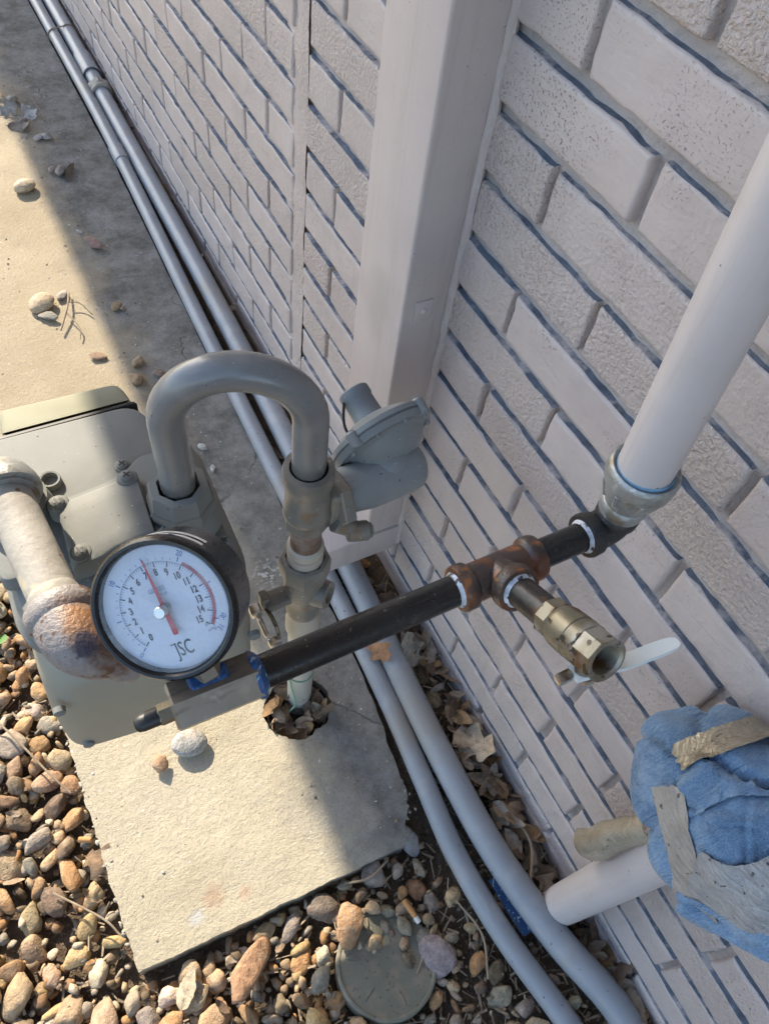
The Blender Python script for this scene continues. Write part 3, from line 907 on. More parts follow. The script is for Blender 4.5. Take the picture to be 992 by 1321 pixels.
# ------------------------------------------------------------------ conduits along the wall foot
def conduit(name, label, pts, r):
    t = thing(name, label, 'conduit', pts[0])
    path = catmull(pts, 12)
    obj('pipe', tube(path, r, 24), 'pvc', t)
    return t, path
big, bpath = conduit('electrical_conduit', 'thick grey plastic conduit running along the wall foot, nearest the bricks',
    [(-0.028, 4.5, 0.05), (-0.031, 2.8, 0.047), (-0.034, 2.3, 0.046), (-0.046, 1.23, 0.042), (-0.0715, 0.578, 0.041), (-0.0845, 0.34, 0.040),
     (-0.0885, 0.20, 0.038), (-0.0855, 0.07, 0.035), (-0.066, -0.06, 0.031), (-0.037, -0.1686, 0.027), (-0.034, -0.26, 0.0), (-0.033, -0.33, -0.06)], 0.0215)
sml, spath = conduit('electrical_conduit', 'thinner grey plastic conduit running beside the thick one, next to the concrete',
    [(-0.072, 4.5, 0.047), (-0.073, 2.71, 0.044), (-0.0755, 2.0, 0.044), (-0.0985, 1.23, 0.040), (-0.113, 0.5685, 0.034), (-0.119, 0.351, 0.030),
     (-0.129, 0.21, 0.028), (-0.1365, 0.097, 0.025), (-0.129, -0.02, 0.022), (-0.109, -0.1306, 0.018), (-0.085, -0.24, -0.01), (-0.07, -0.32, -0.06)], 0.0165)
def at_y(path, y):
    for a, b in zip(path, path[1:]):
        if (a.y - y) * (b.y - y) <= 0 and abs(a.y - b.y) > 1e-6:
            return a.lerp(b, (y - a.y) / (b.y - a.y)), (b - a).normalized()
def collar(path, y, l, r, lip=0.0015):
    p, d = at_y(path, y)
    return lathe([(-l / 2, r - lip - 0.001), (-l / 2 + lip, r), (l / 2 - lip, r), (l / 2, r - lip - 0.001)], p, d, 28)
obj('coupling', join(collar(bpath, 2.40, 0.10, 0.0255), collar(bpath, 2.345, 0.012, 0.0275)), 'pvc', big)
pcc, dcc = at_y(bpath, 2.265)
obj('locknut', join(hexnut(pcc - dcc * 0.016, pcc + dcc * 0.010, 0.031), lathe([(0.010, 0.024), (0.010, 0.029), (0.024, 0.029), (0.026, 0.0225)], pcc, dcc, 28)), 'galvdull', big)
obj('coupling', collar(spath, 1.945, 0.07, 0.0192), 'pvc', sml)
# wire tie round both pipes
tie = thing('wire_tie', 'thin wire tie bound around both conduits far along the wall', 'wire tie', (-0.05, 2.6, 0.04))
pa, _ = at_y(bpath, 2.60)
pb, _ = at_y(spath, 2.60)
tp = [pa + Vector((math.cos(a) * 0.0232, 0.004 * math.sin(a), math.sin(a) * 0.0232)) for a in [math.radians(x) for x in range(-60, 121, 15)]]
tp += [pb + Vector((math.cos(a) * 0.0182, 0.004, math.sin(a) * 0.0182)) for a in [math.radians(x) for x in range(100, 261, 15)]]
obj('wire', tube(catmull(tp, 3), 0.0018, 8), 'twig', tie)

# ------------------------------------------------------------------ gas meter
MT = 0.545        # top plate height
meter = thing('gas_meter', 'olive grey gas meter with screwed top cover above the concrete pad', 'gas meter', (-0.447, 0.47, 0.26))
def loft(rings):
    V, F = [], []
    n = len(rings[0])
    for r_ in rings: V += [Vector(p) for p in r_]
    for l in range(len(rings) - 1):
        for i in range(n):
            j = (i + 1) % n
            F.append((l * n + i, l * n + j, (l + 1) * n + j, (l + 1) * n + i))
    F.append(tuple(reversed(range(n)))); F.append(tuple(range((len(rings) - 1) * n, len(rings) * n)))
    return V, F
def ring(x0, x1, yf0, yf1, yb, z, r=0.03, ins=0.0):
    return [(p.x, p.y, z) for p in rounded_poly([(x0 + ins, yf0 + ins), (x1 - ins, yf1 + ins), (x1 - ins + 0.004, yb - ins), (x0 + ins + 0.004, yb - ins)], [r, r, r * .8, r * .8], 8)]
obj('case', loft([ring(-0.553, -0.346, 0.352, 0.326, 0.545, 0.335, 0.030, 0.012), ring(-0.553, -0.346, 0.352, 0.326, 0.545, 0.338, 0.030, 0.004), ring(-0.553, -0.346, 0.352, 0.326, 0.548, 0.345, 0.032),
    ring(-0.553, -0.338, 0.356, 0.334, 0.56, 0.40, 0.034), ring(-0.548, -0.331, 0.366, 0.344, 0.58, 0.455, 0.038), ring(-0.546, -0.329, 0.372, 0.350, 0.585, 0.475, 0.042, 0.004), ring(-0.546, -0.329, 0.378, 0.358, 0.585, 0.488, 0.045, 0.012)]), 'meterfront', meter, smooth=35)
flange = rounded_poly([(-0.550, 0.392), (-0.318, 0.374), (-0.312, 0.590), (-0.545, 0.596)], [0.050, 0.055, 0.03, 0.03], 10)
top = obj('top_cover', prism(flange, [(0.486, 0.003), (0.489, 0.0), (0.503, 0.0), (0.507, 0.003), (0.524, 0.008), (0.534, 0.013), (0.538, 0.021)]), 'meter', meter, smooth=35)
# raised step towards the back and round the outlet nut
obj('raised_step', prism(rounded_poly([(-0.545, 0.523), (-0.425, 0.534), (-0.400, 0.541), (-0.383, 0.556), (-0.338, 0.552), (-0.326, 0.50), (-0.338, 0.436), (-0.392, 0.441), (-0.47, 0.449), (-0.545, 0.455)], 0.010, 6),
    [(MT - 0.012, -0.001), (MT + 0.003, 0.0), (MT + 0.0055, 0.0018), (MT + 0.006, 0.004)]), 'meter', meter, smooth=35)
# index housing behind
obj('index_housing', prism(rounded_poly([(-0.538, 0.520), (-0.345, 0.522), (-0.357, 0.638), (-0.522, 0.642)], [0.006, 0.006, 0.030, 0.014], 6),
    [(0.40, 0.004), (0.405, 0.0), (0.536, 0.0), (0.5415, 0.0025), (0.543, 0.006)]), 'meter', meter, smooth=35)
M['indexcover'] = mat('yellowed_clear_cover', (0.27, 0.262, 0.185), (0.31, 0.30, 0.215), 12, 0.75, spec=0.2)
ic = obj('index_window', prism(rounded_poly([(-0.508, 0.6445), (-0.362, 0.6425), (-0.368, 0.682), (-0.503, 0.688)], [0.003, 0.004, 0.014, 0.008], 5),
    [(0.42, 0.002), (0.424, 0.0), (0.530, 0.0), (0.5365, 0.003), (0.538, 0.006)]), 'indexcover', meter, smooth=35)
obj('gasket', prism(rounded_poly([(-0.512, 0.6385), (-0.359, 0.6365), (-0.361, 0.6425), (-0.511, 0.6447)], 0.002, 4), [(0.41, 0.0), (0.539, 0.0), (0.5415, 0.0015)]), 'capblack', meter, smooth=35)
# lifted dome of the valve cover
def dome():
    V, F = [], []
    xs = [-0.479, -0.4785, -0.4765, -0.472, -0.455, -0.435, -0.415, -0.401, -0.3965, -0.3945, -0.394]
    hx = [0.0, 0.62, 0.80, 0.88, 0.96, 1.0, 1.0, 0.98, 0.92, 0.62, 0.0]
    ys = [0.434, 0.4345, 0.4365, 0.441, 0.455, 0.475, 0.495, 0.512, 0.5165, 0.5185, 0.519]
    hy = [0.0, 0.55, 0.88, 0.98, 1.0, 1.0, 0.96, 0.86, 0.72, 0.40, 0.0]
    for j, y in enumerate(ys):
        for i, x in enumerate(xs):
            sk = (y - 0.478) * 0.06
            V.append((x + sk, y + (x + 0.435) * 0.10, MT + 0.004 + 0.0235 * min(hx[i], hy[j])))
    n = len(xs)
    for j in range(len(ys) - 1):
        for i in range(n - 1):
            F.append((j * n + i, j * n + i + 1, (j + 1) * n + i + 1, (j + 1) * n + i))
    return V, F
obj('valve_dome', dome(), 'meter', meter, smooth=50)
for x, y, h in ((-0.4735, 0.5115, 0.0245), (-0.4030, 0.5150, 0.0270), (-0.4690, 0.4450, 0.0275)):
    obj('dome_lug', lathe([(MT - 0.002, 0.0115), (MT + h - 0.0015, 0.0108), (MT + h, 0.0095), (MT + h, 0.0)], (x, y, 0), (0, 0, 1), 22), 'meter', meter)
def screw(x, y, z, r=0.0068, up=(0, 0, 1), m='meter', parent=meter):
    s = obj('screw', lathe([(-0.004, r * 1.25), (0.0, r * 1.25), (0.0005, r), (0.0022, r * 0.96), (0.0036, r * 0.7), (0.0041, r * 0.3), (0.0042, 0)], (x, y, z), up, 18), m, parent)
    a, u, w_ = frame_of(up)
    cV, cF = [], []
    for k in range(2):
        th = 0.5 + k * math.pi / 2
        d = u * math.cos(th) + w_ * math.sin(th)
        e = a.cross(d)
        c = Vector((x, y, z)) + a * (0.0042 + 0.00025 * k)
        b0 = len(cV)
        cV += [c + d * r * .62 + e * r * .13, c + d * r * .62 - e * r * .13, c - d * r * .62 - e * r * .13, c - d * r * .62 + e * r * .13]
        cF.append((b0, b0 + 1, b0 + 2, b0 + 3))
    obj('cross_slot', (cV, cF), 'capblack', s, smooth=0)
for x, y, z in ((-0.401, 0.552, MT + 0.0015), (-0.4735, 0.5115, MT + 0.0250), (-0.4030, 0.5150, MT + 0.0275), (-0.4690, 0.4450, MT + 0.0280), (-0.336, 0.421, MT - 0.004)):
    screw(x, y, z)
def boss(x, y, z, r):
    obj('screw_well', lathe([(-0.02, r * 1.06), (0.0, r * 1.05), (0.0015, r), (0.0012, r * 0.80), (-0.006, r * 0.74), (-0.0065, 0)], (x, y, z), (0, 0, 1), 24), 'meter', meter)
boss(-0.474, 0.560, MT + 0.004, 0.0105)
boss(-0.397, 0.4520, MT + 0.022, 0.0115)
for x, y, z in ((-0.541, 0.3585, 0.440), (-0.532, 0.3500, 0.352), (-0.3345, 0.349, 0.455), (-0.340, 0.337, 0.40)):
    obj('case_screw', lathe([(-0.004, 0.0066), (0, 0.0062), (0.002, 0.006), (0.003, 0.004), (0.0031, 0)], (x, y, z), (-0.1, -1, 0.05), 14), 'meter', meter)
# right hand swivel nut with its neck
NR = Vector((-0.363, 0.465, 0))
obj('outlet_neck', lathe([(MT, 0.040), (MT + 0.006, 0.0385), (MT + 0.014, 0.033), (MT + 0.022, 0.0315)], NR, (0, 0, 1), 36), 'meter', meter)
nut = lathe([(0.560, 0.030), (0.562, 0.0335), (0.575, 0.0345), (0.580, 0.0335)], NR, (0, 0, 1), 8, a0=0.3)
obj('swivel_nut', join(nut, lathe([(0.578, 0.0335), (0.584, 0.0315), (0.597, 0.0305), (0.601, 0.029), (0.6015, 0.0215), (0.585, 0.019)], NR, (0, 0, 1), 8, a0=0.3)), 'meter', meter, smooth=30)
# left hand neck
NL = Vector((-0.512, 0.533, 0))
obj('inlet_neck', lathe([(MT - 0.01, 0.038), (MT + 0.006, 0.036), (MT + 0.012, 0.033), (MT + 0.026, 0.033), (MT + 0.028, 0.0)], NL, (0, 0, 1), 32), 'meter', meter)

# ------------------------------------------------------------------ loose outlet pipe with rusty elbow on the left of the meter
outp = thing('outlet_pipe', 'dusty galvanised pipe with a rust patched elbow, disconnected, at the left edge', 'pipe', (-0.512, 0.533, 0.565))
e_path = [(-0.512, 0.536, 0.566), (-0.512, 0.536, 0.580), (-0.512, 0.531, 0.594), (-0.512, 0.520, 0.602), (-0.5115, 0.503, 0.605)]
ep = catmull(e_path, 6)
obj('elbow', tube(ep, [0.0275 + 0.001 * (1 - abs(2 * k / (len(ep) - 1) - 1)) for k in range(len(ep))], 28), 'galv', outp)
p0, p1 = Vector((-0.5115, 0.512, 0.605)), Vector((-0.4985, 0.372, 0.612))
dp = (p1 - p0).normalized()
obj('elbow_bead', lathe([(-0.010, 0.027), (-0.009, 0.031), (0.0, 0.0325), (0.004, 0.0315), (0.0045, 0.0245), (-0.002, 0.022)], p0, dp, 32), 'galv', outp)
obj('pipe', cyl(p0, p1, 0.0212, seg=32), 'galvdull', outp)
c0 = Vector((-0.4985, 0.372, 0.612))
obj('thread_ring', lathe([(-0.014, 0.0214), (-0.012, 0.0222), (-0.004, 0.0226), (0.0, 0.022)], c0, dp, 32), 'galvdull', outp)
side = Vector((0.86, -0.12, -0.50)).normalized()
cc = c0 + dp * 0.012
q0 = cc
q1 = cc + dp * 0.026
ex_ = [q0, q0 + dp * 0.012, q1 + side * 0.005, q1 + dp * 0.006 + side * 0.017, q1 + dp * 0.008 + side * 0.033, q1 + dp * 0.0085 + side * 0.046]
ep = catmull(ex_, 6)
obj('rusty_elbow', tube(ep, [0.0262 + 0.0016 * math.sin(math.pi * k / (len(ep) - 1)) for k in range(len(ep))], 30), 'rustelbow', outp)['label'] = 'grey elbow with an orange rust patch'
obj('inlet_bead', lathe([(-0.012, 0.023), (-0.012, 0.0282), (-0.010, 0.0298), (0.002, 0.0298), (0.007, 0.0262)], cc, dp, 32), 'rustelbow', outp)
ed = (ep[-1] - ep[-3]).normalized()
obj('outlet_bead', lathe([(-0.014, 0.0262), (-0.010, 0.0290), (0.0, 0.0295), (0.003, 0.028), (0.0025, 0.022), (-0.02, 0.020), (-0.0205, 0)], ep[-1], ed, 32), 'rustelbow', outp)

# ------------------------------------------------------------------ riser stack, U bend, regulator
RX, RY = -0.2448, 0.4177
R0_ = Vector((RX, RY, 0))
ZUP = Vector((0, 0, 1))
def vl(prof, seg=32, a0=0.0):
    return lathe(prof, R0_, ZUP, seg, a0=a0)
ris = thing('gas_riser', 'upright gas riser with union nuts and shutoff valve coming out of the pad', 'gas riser', (RX, RY, 0))
obj('riser_pipe', vl([(-0.06, 0.0192), (0.272, 0.0192), (0.280, 0.0205)]), 'riser', ris)
obj('reducer', vl([(0.270, 0.0208), (0.278, 0.0228), (0.300, 0.0228), (0.312, 0.0205), (0.326, 0.0185), (0.336, 0.0185)]), 'beigefit', ris)
obj('shutoff_valve', join(vl([(0.326, 0.019), (0.329, 0.0218), (0.342, 0.0218), (0.350, 0.0195), (0.368, 0.0225), (0.388, 0.0255), (0.406, 0.0245), (0.416, 0.0225), (0.425, 0.0225)]),
    lathe([(0.0, 0.019), (0.022, 0.019), (0.030, 0.0180), (0.034, 0.0175), (0.035, 0.0110), (0.028, 0.0095), (0.028, 0.0)], (RX, RY, 0.385), (0.62, -0.76, 0.15), 26)), 'greycast', ris)
obj('union_nut', vl([(0.418, 0.0255), (0.422, 0.0275), (0.426, 0.0305), (0.452, 0.0305), (0.4565, 0.0285), (0.4575, 0.0238), (0.450, 0.021)], 8, 0.35), 'greycast', ris, smooth=25)
obj('union_tail', vl([(0.445, 0.0212), (0.470, 0.0212), (0.4705, 0.0198), (0.4745, 0.0198), (0.475, 0.0212), (0.484, 0.0210), (0.487, 0.0178)]), 'beigefit', ris)
obj('rusty_nipple', vl([(0.480, 0.0176), (0.537, 0.0172)]), 'rustyneck', ris)
obj('hex_bushing', vl([(0.529, 0.0205), (0.532, 0.0250), (0.546, 0.0256), (0.552, 0.024)], 8, 0.1), 'greycast', ris, smooth=25)
obj('cast_body', vl([(0.548, 0.0240), (0.551, 0.0262), (0.558, 0.0258), (0.563, 0.0240), (0.600, 0.0238), (0.605, 0.0258), (0.621, 0.0265), (0.625, 0.0255), (0.6258, 0.0195), (0.612, 0.0178)]), 'greycast', ris)
# lock wing, hasp and padlock body left of the valve
obj('lock_wing', join(bbox((RX - 0.052, RY - 0.012, 0.374), (RX - 0.020, RY + 0.012, 0.388), 0.003), bbox((RX - 0.056, RY - 0.004, 0.368), (RX - 0.046, RY + 0.012, 0.394), 0.002)), 'greycast', ris)
lk = thing('lock_tag', 'small pale metal lock hanging on the shutoff valve', 'lock', (RX - 0.05, RY - 0.02, 0.357))
obj('lock_bar', join(bbox((RX - 0.072, RY - 0.010, 0.370), (RX - 0.058, RY + 0.004, 0.384), 0.002), bbox((RX - 0.066, RY - 0.036, 0.362), (RX - 0.060, RY - 0.006, 0.369), 0.0015),
    bbox((RX - 0.064, RY - 0.046, 0.350), (RX - 0.048, RY - 0.036, 0.362), 0.002)), 'chrome', lk)
obj('shackle', tube(catmull([(RX - 0.050, RY - 0.040, 0.360), (RX - 0.050, RY - 0.034, 0.374), (RX - 0.051, RY - 0.020, 0.380), (RX - 0.052, RY - 0.006, 0.376)], 6), 0.0026, 10), 'brass', lk)
# tracer wire
obj('tracer_wire', tube(catmull([(RX - 0.018, RY - 0.012, 0.21), (RX - 0.0215, RY - 0.004, 0.16), (RX - 0.020, RY - 0.012, 0.11), (RX - 0.017, RY - 0.022, 0.06), (RX - 0.026, RY - 0.018, 0.02)], 8), 0.0014, 8), 'wire', ris)
obj('wire_wrap', tube([(RX + math.cos(a) * 0.0205, RY + math.sin(a) * 0.0205, 0.125 + a * 0.0006) for a in [k * 0.3 for k in range(24)]], 0.0010, 6), 'wire', ris)

ub = thing('bent_pipe', 'grey painted U bend pipe joining the meter to the regulator riser', 'pipe', (NR.x, NR.y, 0.59))
A = Vector((NR.x, NR.y, 0)); B = Vector((RX, RY, 0))
md = (A + B) / 2
hv = (B - A) / 2
zt = 0.6925
upath = [A + ZUP * 0.590, A + ZUP * 0.62, A + ZUP * 0.65, A + ZUP * (zt - 0.012)]
upath += [md + ZUP * zt - hv.normalized() * hv.length * math.cos(t) + ZUP * hv.length * math.sin(t) for t in [math.pi * k / 24 for k in range(25)]]
upath += [B + ZUP * (zt - 0.012), B + ZUP * 0.65, B + ZUP * 0.612]
obj('pipe', tube(upath, 0.0172, 36), 'greypipe', ub, smooth=180)

reg = thing('pressure_regulator', 'blue grey gas pressure regulator with round diaphragm housing beside the brick wall', 'gas regulator', (-0.15, 0.43, 0.52))
bx0, bx1 = Vector((-0.222, 0.420, 0.556)), Vector((-0.092, 0.434, 0.548))
bd = (bx1 - bx0)
obj('valve_body', lathe([(0, 0.0225), (0.010, 0.024), (0.03, 0.0265), (0.05, 0.0300), (0.100, 0.0310), (0.112, 0.0295), (0.118, 0.0245), (0.119, 0.0)], bx0, bd, 36), 'regblue', reg)
obj('body_dome', lathe([(0.0, 0.032), (0.02, 0.032), (0.030, 0.030), (0.038, 0.025), (0.043, 0.016), (0.045, 0.0)], (-0.143, 0.452, 0.566), (-0.05, -0.86, -0.42), 36), 'regblue', reg)
DA = Vector((-0.13, 0.93, 0.30)).normalized()
DC = Vector((-0.138, 0.458, 0.577))
dia = obj('diaphragm_housing', lathe([(-0.034, 0.0), (-0.033, 0.015), (-0.030, 0.028), (-0.022, 0.040), (-0.013, 0.0465), (-0.009, 0.050), (-0.0075, 0.0585), (-0.0005, 0.0600), (0.0005, 0.0582), (0.0015, 0.0582), (0.0025, 0.0600), (0.008, 0.0592), (0.010, 0.052),
    (0.017, 0.043), (0.022, 0.030), (0.024, 0.020), (0.024, 0.0)], DC, DA, 48), 'regblue', reg)
a_, u_, w_ = frame_of(DA)
for k in range(4):
    th = 2 * math.pi * (k + 0.42) / 4
    p = DC + (u_ * math.cos(th) + w_ * math.sin(th)) * 0.0580
    obj('bolt_lug', lathe([(-0.009, 0.0), (-0.009, 0.0052), (-0.007, 0.0070), (0.008, 0.0070), (0.0095, 0.0052), (0.011, 0.0048), (0.0115, 0)], p, DA, 14), 'regblue', reg)
for k in range(10):
    th = 2 * math.pi * (k + 0.2) / 10
    p = DC + (u_ * math.cos(th) + w_ * math.sin(th)) * 0.0545
    obj('rim_screw', lathe([(-0.0115, 0.0), (-0.0115, 0.0022), (-0.0105, 0.0032), (-0.0075, 0.0034)], p, DA, 10), 'regblue', reg)
obj('rim_groove', lathe([(-0.0078, 0.0525), (-0.0092, 0.0528), (-0.0095, 0.0540), (-0.0085, 0.0550)], DC, DA, 48), 'regblue', reg)
obj('spring_tower', lathe([(0.018, 0.0215), (0.026, 0.0175), (0.050, 0.0168), (0.052, 0.0182), (0.061, 0.0180), (0.0625, 0.0165), (0.0625, 0)], DC, DA, 30), 'regblue', reg)
sp = DC + DA * 0.050
obj('seal_wire', tube(catmull([sp + Vector((-0.018, 0, 0.004)), sp + Vector((-0.023, -0.012, -0.012)), sp + Vector((-0.022, -0.022, -0.022)), sp + Vector((-0.014, -0.024, -0.028))], 6), 0.0016, 8), 'capblack', reg)
# flange clamp with bolt between riser and regulator
obj('flange', join(lathe([(-0.008, 0.0), (-0.008, 0.034), (-0.006, 0.036), (0.004, 0.036), (0.006, 0.034), (0.006, 0.0)], (-0.212, 0.418, 0.556), bd, 6, a0=0.5)), 'greycast', reg, smooth=25)
obj('vent_boss', join(cyl((-0.222, 0.398, 0.540), (-0.200, 0.392, 0.524), 0.0100), cyl((-0.208, 0.391, 0.524), (-0.186, 0.386, 0.521), 0.0115), hexnut((-0.186, 0.386, 0.521), (-0.181, 0.385, 0.5205), 0.0088)), 'greycast', reg, smooth=30)
obj('neck_block', bbox((-0.226, 0.398, 0.528), (-0.205, 0.432, 0.584), 0.005, 3), 'greycast', reg)

# ------------------------------------------------------------------ house gas pipe, elbow, tee and ball valve
EX, EY, EZ = -0.0775, 0.1995, 0.725
hp = thing('house_gas_pipe', 'white painted vertical gas pipe with galvanised reducer, top right by the wall', 'pipe', (EX, EY, 0.75))
wt = Vector((-0.090, 0.205, 1.0)) - Vector((EX, EY, 0.800))
wd = wt.normalized()
obj('pipe', cyl(Vector((EX, EY, 0.792)), Vector((EX, EY, 0.792)) + wd * 1.70, 0.0211, seg=40), 'whitepipe', hp)
obj('reducer', lathe([(0.746, 0.0150), (0.748, 0.0178), (0.754, 0.0190), (0.759, 0.0190), (0.761, 0.0176), (0.764, 0.0180), (0.770, 0.0212), (0.777, 0.0234), (0.783, 0.0240), (0.7845, 0.0262), (0.789, 0.0274), (0.797, 0.0276), (0.8005, 0.0268), (0.802, 0.0252), (0.8005, 0.0226), (0.794, 0.0214)],
    (EX, EY, 0), (0, 0, 1), 40), 'galv', hp)
for k in range(8):
    th = 2 * math.pi * (k + 0.3) / 8
    d_ = Vector((math.cos(th), math.sin(th), 0))
    obj('grip_rib', cyl(Vector((EX, EY, 0.765)) + d_ * 0.0185, Vector((EX, EY, 0.786)) + d_ * 0.0252, 0.0022, seg=8), 'galv', hp)
obj('sealant_ring', lathe([(0.7965, 0.0212), (0.8008, 0.0224), (0.8022, 0.0217), (0.8035, 0.0211)], (EX, EY, 0), (0, 0, 1), 40), 'blueline', hp)
obj('paste_ring', lathe([(0.744, 0.0130), (0.7465, 0.0165), (0.749, 0.0172)], (EX, EY, 0), (0, 0, 1), 32), 'dope', hp)

BR = 0.0122
bp = thing('test_pipe', 'black iron test pipe with rusty tee running from the wall elbow to the gauge', 'pipe', (EX, EY, EZ))
el = obj('elbow', tube(catmull([(EX, EY, 0.748), (EX, EY, 0.738), (EX - 0.003, EY, 0.730), (EX - 0.010, EY, 0.7255), (EX - 0.022, EY, EZ), (EX - 0.026, EY, EZ)], 6), 0.0160, 28), 'ellblack', bp)
obj('elbow_bead', join(lathe([(-0.004, 0.016), (-0.003, 0.0185), (0.004, 0.0190), (0.0065, 0.0182), (0.0065, 0.0135), (0.004, 0.012)], (EX - 0.022, EY, EZ), (-1, 0, 0), 32),
    lathe([(-0.006, 0.016), (-0.005, 0.0178), (0.002, 0.018), (0.004, 0.0165)], (EX, EY, 0.742), (0, 0, 1), 32)), 'ellblack', el)
obj('paste_ring', lathe([(0.0050, 0.0123), (0.0066, 0.0145), (0.0075, 0.0140), (0.0095, 0.0122)], (EX - 0.022, EY, EZ), (-1, 0, 0), 32), 'dope', el)
obj('nipple', cyl((EX - 0.020, EY, EZ), (-0.160, EY, EZ), BR, seg=32), 'black', bp)
obj('pipe', cyl((-0.215, EY, EZ), (-0.3885, EY, EZ), BR, seg=32), 'black', bp)
TX = -0.1885
bdv = Vector((0, -0.881, 0.473)).normalized()
T0 = Vector((TX, EY, EZ))
def bead(c, d, r=0.0186):
    return lathe([(-0.011, 0.0150), (-0.0085, r - 0.0012), (-0.007, r), (0.0, r), (0.0025, r - 0.0008), (0.0032, r - 0.003), (0.0028, 0.0140), (0.0, 0.0125)], c, d, 34)
tee = obj('tee', join(lathe([(-0.030, 0.0150), (-0.024, 0.0154), (0.024, 0.0154), (0.030, 0.0150)], T0, (1, 0, 0), 34),
    lathe([(0.0, 0.0152), (0.018, 0.0154), (0.026, 0.0150)], T0, bdv, 34)), 'tee', bp)
for c, d in ((T0 + Vector((0.034, 0, 0)), Vector((1, 0, 0))), (T0 - Vector((0.034, 0, 0)), Vector((-1, 0, 0))), (T0 + bdv * 0.026, bdv)):
    obj('bead', bead(c, d), 'tee', tee)
for c, d in ((T0 - Vector((0.034, 0, 0)), Vector((-1, 0, 0))), (T0 + bdv * 0.026, bdv)):
    obj('paste_ring', lathe([(0.0005, 0.0124), (0.0028, 0.0143), (0.0036, 0.0138), (0.0058, 0.0122)], c, d, 34), 'dope', tee)
# raised casting marks on the tee
tv, tf = [], []
for k in range(7):
    c = T0 + Vector((-0.018 + 0.0045 * k, 0, 0))
    rad = Vector((0, -0.25, 0.97)).normalized()
    tg = Vector((1, 0, 0)); nn = rad.cross(tg)
    hgt = 0.0012 + 0.0006 * (k % 3)
    for du, dw in ((-0.0012, -0.0016), (0.0008, -0.0016 + hgt)):
        b0 = len(tv)
        cpt = c + rad * 0.0153 + nn * dw + tg * du
        for s in ((-1, -1), (1, -1), (1, 1), (-1, 1)):
            tv.append(cpt + tg * s[0] * 0.0009 + nn * s[1] * 0.0011)
        for s in ((-1, -1), (1, -1), (1, 1), (-1, 1)):
            tv.append(cpt + rad * 0.0006 + tg * s[0] * 0.0007 + nn * s[1] * 0.0009)
        tf += [(b0, b0 + 1, b0 + 5, b0 + 4), (b0 + 1, b0 + 2, b0 + 6, b0 + 5), (b0 + 2, b0 + 3, b0 + 7, b0 + 6), (b0 + 3, b0, b0 + 4, b0 + 7), (b0 + 4, b0 + 5, b0 + 6, b0 + 7)]
obj('casting_mark', (tv, tf), 'tee', tee, smooth=0)
obj('branch_nipple', cyl(T0 + bdv * 0.024, T0 + bdv * 0.074, 0.0120, seg=32), 'blackend', bp)

bv = thing('ball_valve', 'open ended brass ball valve with white lever on the tee branch', 'ball valve', T0 + bdv * 0.06)
V0 = T0
body = obj('body', join(lathe([(0.0640, 0.0122), (0.0640, 0.0140), (0.0652, 0.0152), (0.0745, 0.0152), (0.0758, 0.0140)], V0, bdv, 8, a0=0.25),
    lathe([(0.0745, 0.0138), (0.0765, 0.0150), (0.081, 0.0160), (0.094, 0.0162), (0.0945, 0.0156), (0.0955, 0.0156), (0.0960, 0.0162), (0.105, 0.0160), (0.1062, 0.0148)], V0, bdv, 40)), 'brass', bv, smooth=28)
mouth = [(0.1052, 0.0145), (0.1058, 0.0164), (0.1215, 0.0164), (0.1228, 0.0155)]
obj('mouth_hex', join(lathe(mouth, V0, bdv, 8, a0=0.25), lathe([(0.1228, 0.0156), (0.1232, 0.0136), (0.1225, 0.0122)], V0, bdv, 40)), 'brass', bv, smooth=28)
thr = []
for k in range(12):
    t = 0.1225 - k * 0.0016
    thr += [(t, 0.0122 - k * 0.00005), (t - 0.0008, 0.0110 - k * 0.00005)]
thr += [(0.1030, 0.0110), (0.1030, 0.0)]
obj('thread', lathe(thr, V0, bdv, 40), 'brass', bv, smooth=20)
# stem, gland nut and lever on the underside towards the wall
sd = Vector((0.10, -0.45, -0.86))
sd = (sd - bdv * sd.dot(bdv)).normalized()
sc_ = V0 + bdv * 0.099
obj('stem', join(cyl(sc_ + sd * 0.012, sc_ + sd * 0.029, 0.0075), hexnut(sc_ + sd * 0.026, sc_ + sd * 0.032, 0.0080)), 'brass', bv, smooth=28)
ld = Vector((0.96, -0.24, -0.02))
ld = (ld - sd * ld.dot(sd)).normalized()
lw = sd.cross(ld)
def lever():
    st = [(-0.010, 0.0070, 0.0255), (0.0, 0.0080, 0.0255), (0.010, 0.0076, 0.0255), (0.018, 0.0068, 0.0290), (0.026, 0.0066, 0.0315), (0.050, 0.0066, 0.0315), (0.062, 0.0064, 0.0315), (0.0675, 0.0054, 0.0315), (0.0705, 0.0030, 0.0315)]
    V, F = [], []
    for t, hw, h in st:
        for s, k in ((-1, 0), (-1, 1), (1, 1), (1, 0)):
            V.append(sc_ + ld * t + lw * (s * hw) + sd * (h + (0.0026 if k else 0) + 0.0012 * 0))
    for i in range(len(st) - 1):
        for k in range(4):
            F.append((i * 4 + k, i * 4 + (k + 1) % 4, (i + 1) * 4 + (k + 1) % 4, (i + 1) * 4 + k))
    F.append((0, 1, 2, 3)); n = (len(st) - 1) * 4; F.append((n + 3, n + 2, n + 1, n))
    return V, F
obj('lever', lever(), 'handlewhite', bv, smooth=40)
obj('lever_nut', join(hexnut(sc_ + sd * 0.0275, sc_ + sd * 0.036, 0.0065), bbox(sc_ + sd * 0.026 - ld * 0.016 - Vector((0.006, 0.004, 0.003)), sc_ + sd * 0.026 - ld * 0.016 + Vector((0.006, 0.004, 0.003)), 0.001)), 'chrome', bv, smooth=28)

